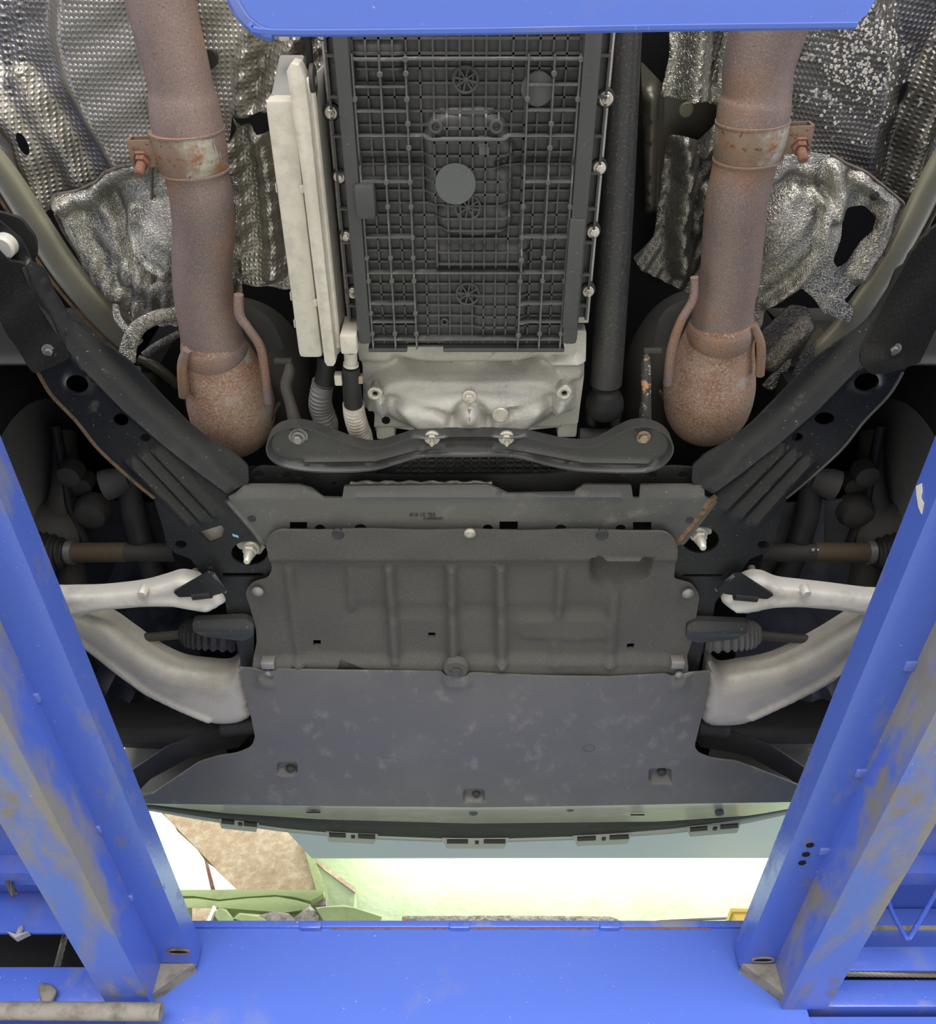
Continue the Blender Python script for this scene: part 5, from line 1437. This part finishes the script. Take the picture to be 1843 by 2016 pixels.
# ================================================================== felt tray under the engine
HF = 1.0
ft_ = thing('felt_tray', 'dark grey felt engine tray with moulded ribs and grip recess', 'undertray', P(926, 1180, HF))
fo_ = rpoly([(545, 1037, 22), (700, 1036), (1000, 1038), (1200, 1037), (1312, 1040, 34), (1334, 1066, 16), (1328, 1120), (1326, 1140, 10), (1362, 1150, 8), (1378, 1172, 10), (1372, 1210), (1366, 1250), (1352, 1290), (1352, 1342), (500, 1338), (500, 1290), (506, 1262), (504, 1240), (490, 1190), (482, 1166, 10), (496, 1148, 10), (528, 1138, 8), (536, 1120), (530, 1086), (524, 1060, 16)], 5)
fh_ = [rect(623, 1271, 7.5, 5.5), rect(850, 1254, 7, 4.5), [(1236, 1273), (1250, 1272), (1249, 1282), (1235, 1283)]]
def felt_rel(px, py):
    h = 0.010 * sm((py - 1095) / 12.0) * -1 + 0.010
    h = h - 0.004 * sm((px - 570) / 10.0) * sm((1330 - px) / 20.0) * sm((py - 1110) / 10.0)
    for x0, x1, y0, y1, w_, hh_ in ((766, 778, 1120, 1290, 9, .014), (888, 893, 1120, 1300, 9, .015), (985, 988, 1120, 1296, 10, .014), (1105, 1100, 1125, 1210, 9, .009), (690, 692, 1125, 1200, 8, .006), (1210, 1200, 1165, 1300, 10, .008), (570, 590, 1120, 1300, 9, .008)):
        h = h + bar(px, py, [(x0, y0), (x1, y1)], w_, hh_, 9)
    h = h + bar(px, py, [(1040, 1240), (1180, 1240)], 22, .004, 12) + bar(px, py, [(1092, 1272), (1092, 1300)], 8, .004, 8)
    h = h + 0.012 * sm((py - 1288) / 14.0)
    h = h - 0.032 * plateau(px, py, [(1166, 1094), (1282, 1094), (1276, 1134), (1240, 1172), (1190, 1172), (1166, 1138)], 1.0, 10) * sm((1176 - py) / 56.0)
    h = h + plateau(px, py, rpoly([(1186, 1092), (1264, 1092), (1262, 1116), (1188, 1116)], 8), .022, 7)
    h = h - bar(px, py, [(690, 1205), (1180, 1205)], 12, .003, 14)
    h = h + 0.0025 * np.sin(px * .031 + 1.0) * np.sin(py * .043)
    return h
sheet(fo_, HF, holes=fh_, hf=felt_rel, step=0.0062, th=0.005, lines=pl_lines([(1168, 1096), (1280, 1096), (1272, 1130), (1240, 1165), (1190, 1165), (1168, 1134)], 10) + pl_lines(rpoly([(1182, 1090), (1266, 1090), (1264, 1114), (1184, 1114)], 8), 5)).build('tray_sheet', 'felt', ft_)
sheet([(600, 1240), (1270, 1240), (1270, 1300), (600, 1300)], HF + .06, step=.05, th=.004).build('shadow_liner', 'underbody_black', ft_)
# oil soaked patch at the lower edge
for a, b, mt, r in ((665, 1052, 'dark_plastic', 13), (1186, 1053, 'dark_plastic', 13)):
    x, y = XY(a, b, HF - .01); k = mpp(a, b, HF)
    MB().lathe((x, y, ZC + HF - .006), DOWN, [(0, r * k), (.004, r * k), (.006, r * .8 * k), (.0055, r * .6 * k)], 26).build('plastic_rivet', mt, ft_)
for a, b, mt in ((925, 1051, 'zinc'), (507, 1166, 'bolt_grey'), (1355, 1170, 'bolt_grey')):
    x, y = XY(a, b, HF - .01); k = mpp(a, b, HF)
    sc_ = MB().lathe((x, y, ZC + HF - .007), DOWN, [(0, 11.5 * k), (.003, 11.5 * k), (.005, 8 * k), (.0065, 4.5 * k), (.0066, .5 * k)], 24).build('screw', mt, ft_)
def stain(px, py): return felt_rel(px, py) + .0006
sheet(catmull([(668, 1303), (672, 1296), (688, 1299), (700, 1302), (720, 1310), (732, 1318), (720, 1326), (690, 1326), (664, 1318)], 4, True), HF, hf=stain, step=.006, th=.001).build('oil_patch', 'black_rubber', ft_, label='black oil soaked patch')
# side lobes of the subframe beside the tray
for sg in (-1, 1):
    pts = [(378, 1222), (480, 1218), (500, 1226), (500, 1252), (480, 1262), (400, 1254), (384, 1240)]
    if sg > 0: pts = [(1852 - a - 0, b + 4) for a, b in pts]
    t = thing('rack_bracket', 'dark folded bracket above the steering rack boot, %s' % ('dented and dusty' if sg < 0 else 'wedge shaped with pale scratch'), 'bracket', P(pts[0][0], pts[0][1], .99), group='steering rack brackets')
    sheet(rpoly(pts, 6), .995, hf=lambda px, py: ridge(px, py, [(380, 1236), (500, 1236)], 16, .006) + ridge(px, py, [(1352, 1240), (1470, 1240)], 16, .006), step=.008, th=.012).build('bracket_plate', 'cross_bar_black', t)

# ================================================================== smooth front tray
HT = 0.985
tr = thing('front_tray', 'smooth grey plastic front undertray below the felt tray', 'undertray', P(926, 1450, HT))
to = rpoly([(470, 1316, 3), (700, 1321), (896, 1326), (1050, 1331), (1200, 1333), (1340, 1328), (1399, 1324, 3), (1385, 1400), (1367, 1468, 8), (1374, 1482, 10), (1400, 1493, 14), (1450, 1499, 8), (1480, 1510, 8), (1576, 1548), (1620, 1566), (1620, 1578), (930, 1590), (240, 1582), (240, 1578), (300, 1563), (392, 1500, 8), (430, 1489, 10), (468, 1484, 12), (496, 1472, 12), (502, 1450), (490, 1390)], 4)
def tray_rel(px, py):
    h = np.zeros(np.shape(px))
    for (cx_, cy_, w_, hh_, d_) in ((565, 1515, 19, 11, -.010), (1300, 1527, 21, 13, -.012), (933, 1567, 20, 12, -.010)):
        h = h + plateau(px, py, rpoly(rect(cx_, cy_, w_, hh_), 7), d_, 4)
    for (cx_, cy_) in ((525, 1330), (1336, 1336)):
        h = h + plateau(px, py, rpoly(rect(cx_, cy_ + 4, 17, 18), 4), .006, 4) - plateau(px, py, rpoly(rect(cx_, cy_ - 2, 9, 8), 4), .004, 3)
    h = h + plateau(px, py, rpoly([(876, 1318), (922, 1318), (926, 1350), (874, 1350)], 6), .010, 5)
    h = h + 0.0015 * np.sin(px * .012 + .5) * np.sin(py * .02)
    return h
tray = sheet(to, HT, hf=tray_rel, step=0.008, th=0.004, lines=sum([pl_lines(rpoly(rect(a, b, c, d), 7), 4) for a, b, c, d in ((565, 1515, 19, 11), (1300, 1527, 21, 13), (933, 1567, 20, 12))], [])).build('tray_sheet', 'tray_plastic', tr)
for (a, b, r) in ((572, 1513, 7), (1303, 1520, 7), (938, 1563, 6)):
    x, y = XY(a, b, HT + .008); k = mpp(a, b, HT)
    MB().lathe((x, y, ZC + HT + .012), DOWN, [(0, r * 1.3 * k), (.006, r * 1.3 * k), (.010, r * .8 * k), (.0102, r * .2 * k)], 18).build('tray_screw', 'bumper_plastic', tr)
for (a, b) in ((528, 1326), (1337, 1329)):
    x, y = XY(a, b, HT - .004); k = mpp(a, b, HT)
    MB().lathe((x, y, ZC + HT - .001), DOWN, [(0, 8 * k), (.004, 8 * k), (.006, 4 * k)], 16).build('tray_screw', 'bolt_grey', tr)
x, y = XY(898, 1327, HT - .012); k = mpp(898, 1327, HT)
MB().lathe((x, y, ZC + HT - .009), DOWN, [(0, 11 * k), (.0035, 11 * k), (.0035, 9 * k), (.002, 8.5 * k)], 22).build('blank_plug', 'tray_recess', tr)
x, y = XY(898, 1318, HT - .004); k = mpp(898, 1318, HT)
MB().lathe((x, y, ZC + HT + .006), DOWN, [(0, 26 * k), (.008, 25 * k), (.012, 22 * k)], 28).build('plug_dome', 'felt', tr)
x, y = XY(1160, 1475, HT); k = mpp(1160, 1475, HT)
MB().tube([Vector((x + 11 * k * math.cos(q), y + 11 * k * math.sin(q), ZC + HT)) for q in np.linspace(0, 2 * math.pi, 25)], .0008, 6, cap=False).build('mould_ring', 'tray_plastic', tr)
for (a, b) in ((529, 1303), (1333, 1302)):
    x, y = XY(a, b, HF - .01)
    MB().box((x - .011, y - .007, ZC + HF - .020), (x + .011, y + .008, ZC + HF - .002)).build('edge_clip', 'bolt_grey', tr, bevel=.0015)

# ================================================================== bumper underside
bp = thing('front_bumper', 'grey and black bumper lip closing the front of the car', 'bumper', P(926, 1630, 1.0))
XS = list(range(180, 1681, 30))
def yint(x, pts): return float(np.interp(x, [p[0] for p in pts], [p[1] for p in pts]))
r0 = [(180, 1574), (300, 1576), (930, 1586), (1570, 1574), (1680, 1568)]
r1 = [(180, 1579), (300, 1583), (450, 1600), (640, 1612), (930, 1620), (1300, 1616), (1480, 1604), (1570, 1588), (1680, 1575)]
r2 = [(180, 1583), (300, 1591), (400, 1607), (560, 1630), (700, 1643), (930, 1652), (1150, 1645), (1330, 1630), (1460, 1612), (1560, 1592), (1680, 1578)]
r3 = [(180, 1586), (300, 1596), (400, 1614), (560, 1637), (700, 1650), (930, 1659), (1150, 1652), (1330, 1640), (1460, 1622), (1560, 1600), (1680, 1582)]
def row(rr_, H): return [P(x, yint(x, rr_), H) for x in XS]
MB().grid([row(r0, .992), [P(x, yint(x, r0) + 3, .9905) for x in XS], row(r1, 1.028)]).build('chin_strip', 'bumper_chin_sheen', bp, solid=.003, fix=False)
MB().grid([row(r1, 1.028), row(r2, 1.048)]).build('lower_lip', 'bumper_plastic', bp, solid=.003, fix=False)
MB().grid([row(r2, 1.0475), row(r3, 1.051)]).build('edge_strip', 'bumper_clip', bp, solid=.003, fix=False)
MB().grid([row(r3, 1.051), [P(x, yint(x, r3), 1.051) + Vector((0, .06, .12)) for x in XS], [P(x, yint(x, r3), 1.051) + Vector((0, .03, .45)) for x in XS]]).build('bumper_skin', 'bumper_clip', bp, solid=.003, fix=False)
for (cx_, cy_, w_, sk_) in ((692, 1651, 52, -.12), (936, 1662, 66, 0), (1186, 1655, 58, .12), (1405, 1635, 54, .22), (470, 1626, 40, -.2)):
    q = [P(cx_ + a * w_, cy_ + b * 9 - sk_ * a * 60 * .35, 1.041 + (.006 if b > 0 else 0)) for a, b in ((-1, -1), (1, -1), (.86, 1), (-.86, 1))]
    cb_ = MB().prism(q, (0, 0, .02)).build('clip_socket', 'bumper_clip', bp, bevel=.0015)
    for a0, a1 in ((-.85, -.22), (.25, .9)):
        q = [P(cx_ + a * w_, cy_ + b * 5 - 4 - sk_ * a * 60 * .35, 1.0398) for a, b in ((a0, -.8), (a1, -.8), (a1, .6), (a0, .6))]
        MB().prism(q, (0, 0, .003)).build('socket_slot', 'black_rubber', cb_)
    q = P(cx_ + 3, cy_ - 2, 1.039)
    MB().box((q.x - .004, q.y - .006, q.z), (q.x + .004, q.y + .004, q.z + .004)).build('socket_pin', 'black_rubber', cb_)
for (a, b, w_) in ((617, 1598, 20), (1255, 1603, 20)):
    q = P(a, b, 1.0)
    MB().prism([(q.x + w_ * .00072 * math.cos(t_), q.y + .0055 * math.sin(t_), q.z - .003 + .0035 * math.sin(t_)) for t_ in np.linspace(0, 2 * math.pi, 17)[:-1]], (0, .001, .004)).build('drain_slot', 'black_rubber', bp)
for (a, b) in ((743, 1588), (932, 1601), (1123, 1593), (1417, 1602)):
    q = P(a, b, .999)
    MB().lathe((q.x, q.y, q.z + .006), DOWN, [(0, .009), (.0065, .009), (.0085, .004)], 16).build('push_rivet', 'tray_recess', bp)
# bent liner edges beyond the tray's wings
for sg in (-1, 1):
    pts = [(260, 1590), (270, 1560), (296, 1534), (380, 1488), (430, 1478), (470, 1472), (500, 1440), (470, 1420), (330, 1470), (240, 1530), (200, 1590)]
    if sg > 0: pts = [(1852 - a, b) for a, b in pts]
    sheet(rpoly(pts, 4), 1.03, step=.02, th=.004).build('inner_deflector', 'dark_plastic', bp)

# ================================================================== control arms
def forged(name, outline, H0, mt, parent, rel=None, th=.022, edge=.012, step=.0062, epx=13):
    oc = outline
    def f(px, py):
        d = pdist(px, py, oc, True)
        h = -edge * (1 - np.sqrt(np.clip(1 - (1 - np.clip(d / epx, 0, 1)) ** 2, 0, 1)))
        return h + (rel(px, py) if rel else 0)
    return sheet(oc, H0, hf=f, step=step, th=th).build(name, mt, parent)
t = thing('control_arm', 'bright forged aluminium control arm ending under the triangular bracket beside the grey chassis hole', 'control arm', P(280, 1190, 1.0), group='front control arms')
o_ = catmull([(60, 1184), (115, 1180), (190, 1178), (271, 1169), (320, 1156), (352, 1148), (395, 1158), (428, 1172), (441, 1192), (425, 1204), (405, 1212), (375, 1208), (333, 1200), (278, 1200), (208, 1207), (139, 1225), (60, 1242)], 4, True)
forged('arm_body', o_, 0.998, 'arm_aluminium_bright', t, lambda px, py: ridge(px, py, [(100, 1212), (200, 1196), (280, 1189), (340, 1188), (405, 1198)], 12, .005))
x, y = XY(280, 1168, .99)
MB().lathe((x, y, ZC + 1.004), DOWN, [(0, .0075), (.016, .007), (.018, .0055), (.0182, .001)], 20).build('arm_pin', 'arm_aluminium_bright', t)
MB().tube([P(380, 1172, .995), P(416, 1168, .995)], .008, 14).build('rubber_bush', 'black_rubber', t)
t = thing('control_arm', 'bright scuffed aluminium control arm below the bracket near the ribbed grey liner', 'control arm', P(1570, 1185, 1.0), group='front control arms')
o_ = catmull([(1800, 1190), (1720, 1184), (1640, 1174), (1586, 1168), (1540, 1162), (1508, 1150), (1478, 1152), (1440, 1174), (1424, 1190), (1436, 1204), (1460, 1214), (1488, 1212), (1530, 1203), (1580, 1201), (1650, 1208), (1720, 1222), (1800, 1240)], 4, True)
forged('arm_body', o_, 0.998, 'arm_aluminium_bright', t, lambda px, py: ridge(px, py, [(1750, 1212), (1650, 1194), (1570, 1189), (1510, 1190), (1450, 1202)], 12, .005))
x, y = XY(1588, 1167, .99)
MB().lathe((x, y, ZC + 1.004), DOWN, [(0, .0075), (.016, .007), (.018, .0055), (.0182, .001)], 20).build('arm_pin', 'arm_aluminium_bright', t)
MB().tube([P(1446, 1172, .995), P(1490, 1176, .995)], .008, 14).build('rubber_bush', 'black_rubber', t)

t = thing('wishbone', 'broad curved grey aluminium wishbone passing under the plain runway', 'wishbone', P(300, 1340, 1.0), group='front wishbones')
o_ = catmull([(60, 1180), (150, 1226), (205, 1244), (250, 1274), (300, 1308), (350, 1331), (400, 1338), (438, 1340), (456, 1330), (470, 1314), (478, 1345), (490, 1395), (496, 1418), (470, 1434), (430, 1438), (396, 1430), (340, 1405), (280, 1376), (230, 1342), (180, 1300), (120, 1262), (60, 1235)], 4, True)
forged('arm_body', o_, 1.005, 'arm_aluminium', t, lambda px, py: ridge(px, py, [(150, 1262), (230, 1322), (290, 1366), (350, 1396), (410, 1420)], 10, .007) + ridge(px, py, [(474, 1330), (486, 1390)], 10, .006), th=.03, edge=.022, epx=26)
MB().tube([P(440, 1430, 1.03), P(505, 1424, 1.03)], .02, 18).build('rubber_bush', 'black_rubber', t)
t = thing('wishbone', 'broad curved grey aluminium wishbone passing under the runway with the sticker', 'wishbone', P(1550, 1340, 1.0), group='front wishbones')
o_ = catmull([(1790, 1180), (1700, 1236), (1620, 1284), (1536, 1325), (1467, 1339), (1426, 1343), (1402, 1320), (1394, 1350), (1386, 1400), (1380, 1424), (1402, 1440), (1452, 1440), (1487, 1431), (1558, 1399), (1629, 1364), (1680, 1326), (1790, 1245)], 4, True)
forged('arm_body', o_, 1.005, 'arm_aluminium', t, lambda px, py: ridge(px, py, [(1700, 1280), (1640, 1335), (1560, 1378), (1480, 1415)], 10, .007) + ridge(px, py, [(1398, 1335), (1388, 1395)], 10, .006), th=.03, edge=.022, epx=26)
MB().tube([P(1430, 1432, 1.03), P(1372, 1426, 1.03)], .02, 18).build('rubber_bush', 'black_rubber', t)

# anti-roll links, tie rods with bellows, half shafts, wheels
for sg in (-1, 1):
    mx = (lambda a: a) if sg < 0 else (lambda a: 1852 - a)
    t = thing('tie_rod', 'steering tie rod with black bellows, %s' % ('hex nut showing' if sg < 0 else 'wide grey bellows beside ribbed liner'), 'tie rod', P(mx(300), 1250, 1.05), group='steering tie rods')
    yo = 0 if sg < 0 else 2
    w_, r_ = path([(mx(180), 1228 + yo, 1.06, 13), (mx(225), 1244 + yo, 1.055, 14), (mx(250), 1256 + yo, 1.05, 12)], 4)
    MB().tube(w_, r_, 16).build('rod_end', 'knuckle_metal', t)
    w_, r_ = path([(mx(245), 1258 + yo, 1.05, 9), (mx(300), 1254 + yo, 1.05, 9), (mx(362), 1248 + yo, 1.05, 9)], 4)
    MB().tube(w_, r_, 14).build('rod', 'shaft_dark', t)
    a_, b_ = P(mx(244), 1262 + yo, 1.05), P(mx(260), 1260 + yo, 1.05)
    MB()._lathe(a_, (b_ - a_), [(0, .0085), ((b_ - a_).length, .0085)], 6).build('lock_nut', 'bolt_grey', t)
    n = 96
    pp = catmull([(mx(356), 1247 + yo, 1.05, 15), (mx(372), 1247 + yo, 1.05, 26), (mx(410), 1250 + yo, 1.05, 29), (mx(470), 1254 + yo, 1.05, 29)], 26)
    MB().tube([P(a, b, h) for a, b, h, q in pp], [q * (1 + .10 * math.sin(i * 2 * math.pi / 7.0)) * mpp(a, b, h) for i, (a, b, h, q) in enumerate(pp)], 24).build('bellows', 'dark_plastic' if sg < 0 else 'liner_grey', t)
    t = thing('half_shaft', 'rusty brown half shaft with black rubber boot, %s' % ('under the arm with small white hole' if sg < 0 else 'flecked with white paint'), 'half shaft', P(mx(240), 1085, 1.15), group='front half shafts')
    MB().tube([P(mx(400), 1088, 1.15), P(mx(248), 1087, 1.15)], .0165, 20).build('inner_shaft', 'shaft_dark', t)
    MB().tube([P(mx(250), 1087, 1.15), P(mx(140), 1088, 1.15)], .0175, 20).build('outer_shaft', 'shaft_brown', t)
    MB().tube([P(mx(146), 1088, 1.15), P(mx(132), 1088, 1.15)], .021, 20).build('boot_clamp', 'bolt_grey', t)
    pp = catmull([(mx(136), 1089, 1.15, 22), (mx(110), 1090, 1.15, 36), (mx(80), 1092, 1.15, 44), (mx(40), 1094, 1.15, 48)], 22)
    MB().tube([P(a, b, h) for a, b, h, q in pp], [q * (1 + .08 * math.sin(i * 2 * math.pi / 10.0)) * mpp(a, b, h) for i, (a, b, h, q) in enumerate(pp)], 28).build('rubber_boot', 'black_rubber', t)
    if sg > 0:
        for a, b, w_ in ((1601, 1083, 3), (1611, 1083, 2), (1631, 1090, 3.5)):
            q = P(a, b, 1.1372)
            MB().box((q.x - w_ * .0007, q.y - w_ * .0007, q.z - .0008), (q.x + w_ * .0007, q.y + w_ * .0007, q.z + .002)).build('paint_fleck', 'white_mark', t)
    # wheel with brake and knuckle
    wl = thing('wheel_and_brake', 'dark front wheel and brake standing on the %s runway' % ('plain' if sg < 0 else 'stickered'), 'wheel', (sg * .82, 1.03, ZC + .868), group='front wheels')
    wc = Vector((sg * .90, 1.03, ZC + 1.24))
    ax = Vector((sg, 0, 0))
    MB()._lathe(wc, ax, [(-.13, .255), (-.135, .29), (-.132, .33), (-.115, .358), (-.08, .37), (.08, .37), (.115, .358), (.132, .33), (.135, .29), (.13, .255)], 64).build('tyre', 'tyre_rubber', wl)
    MB()._lathe(wc, ax, [(-.132, .258), (-.128, .24), (-.05, .225), (.08, .22), (.09, .05)], 48).build('rim_barrel', 'liner_grey', wl)
    MB()._lathe(wc, ax, [(-.125, .05), (-.125, .185), (-.118, .188), (-.112, .185), (-.112, .05)], 56).build('brake_disc', 'knuckle_metal', wl)
    MB()._lathe(wc, ax, [(-.135, .175), (-.13, .195), (-.127, .195), (-.13, .06)], 48).build('dust_shield', 'liner_grey', wl)
    kn = MB()
    c = Vector((sg * .74, 1.00, ZC + 1.22))
    kn._lathe(c, ax, [(-.045, .035), (-.03, .052), (0, .062), (.05, .06)], 20)
    kn.tube([c + Vector((0, -.02, 0)), c + Vector((-sg * .02, -.09, .03)), c + Vector((-sg * .01, -.15, .10))], [.03, .024, .02], 12)
    kn.tube([c + Vector((0, .03, -.02)), c + Vector((-sg * .02, .10, -.07)), c + Vector((-sg * .01, .13, -.11))], [.032, .026, .022], 12)
    kn.build('knuckle', 'knuckle_metal', wl)
    for q in ((-.09, .045, -.02), (-.13, .02, .06)):
        MB().lathe(c + Vector((-sg * .05, q[0], q[1])), DOWN, [(0, .02), (.03, .02), (.034, .014)], 18).build('knuckle_boss', 'knuckle_metal', wl)
    MB().tube([c + Vector((-sg * .02, -.19, .06)), c + Vector((-sg * .03, -.06, .0)), c + Vector((-sg * .06, .02, -.04))], .009, 10).build('brake_line', 'black_rubber', wl)
# ball joint cup hidden beside each wheel
for sg in (-1, 1):
    c = P(178 if sg < 0 else 1688, 1015, 1.2)
    MB().lathe(c + Vector((0, 0, .03)), DOWN, [(0, .03), (.02, .032), (.035, .026), (.04, .015)], 24).build('ball_joint', 'knuckle_metal', label='round dark ball joint cup above the half shaft, %s' % ('plain runway side' if sg < 0 else 'sticker side'), cat='ball joint', group='ball joints')
bpy.context.view_layer.update()
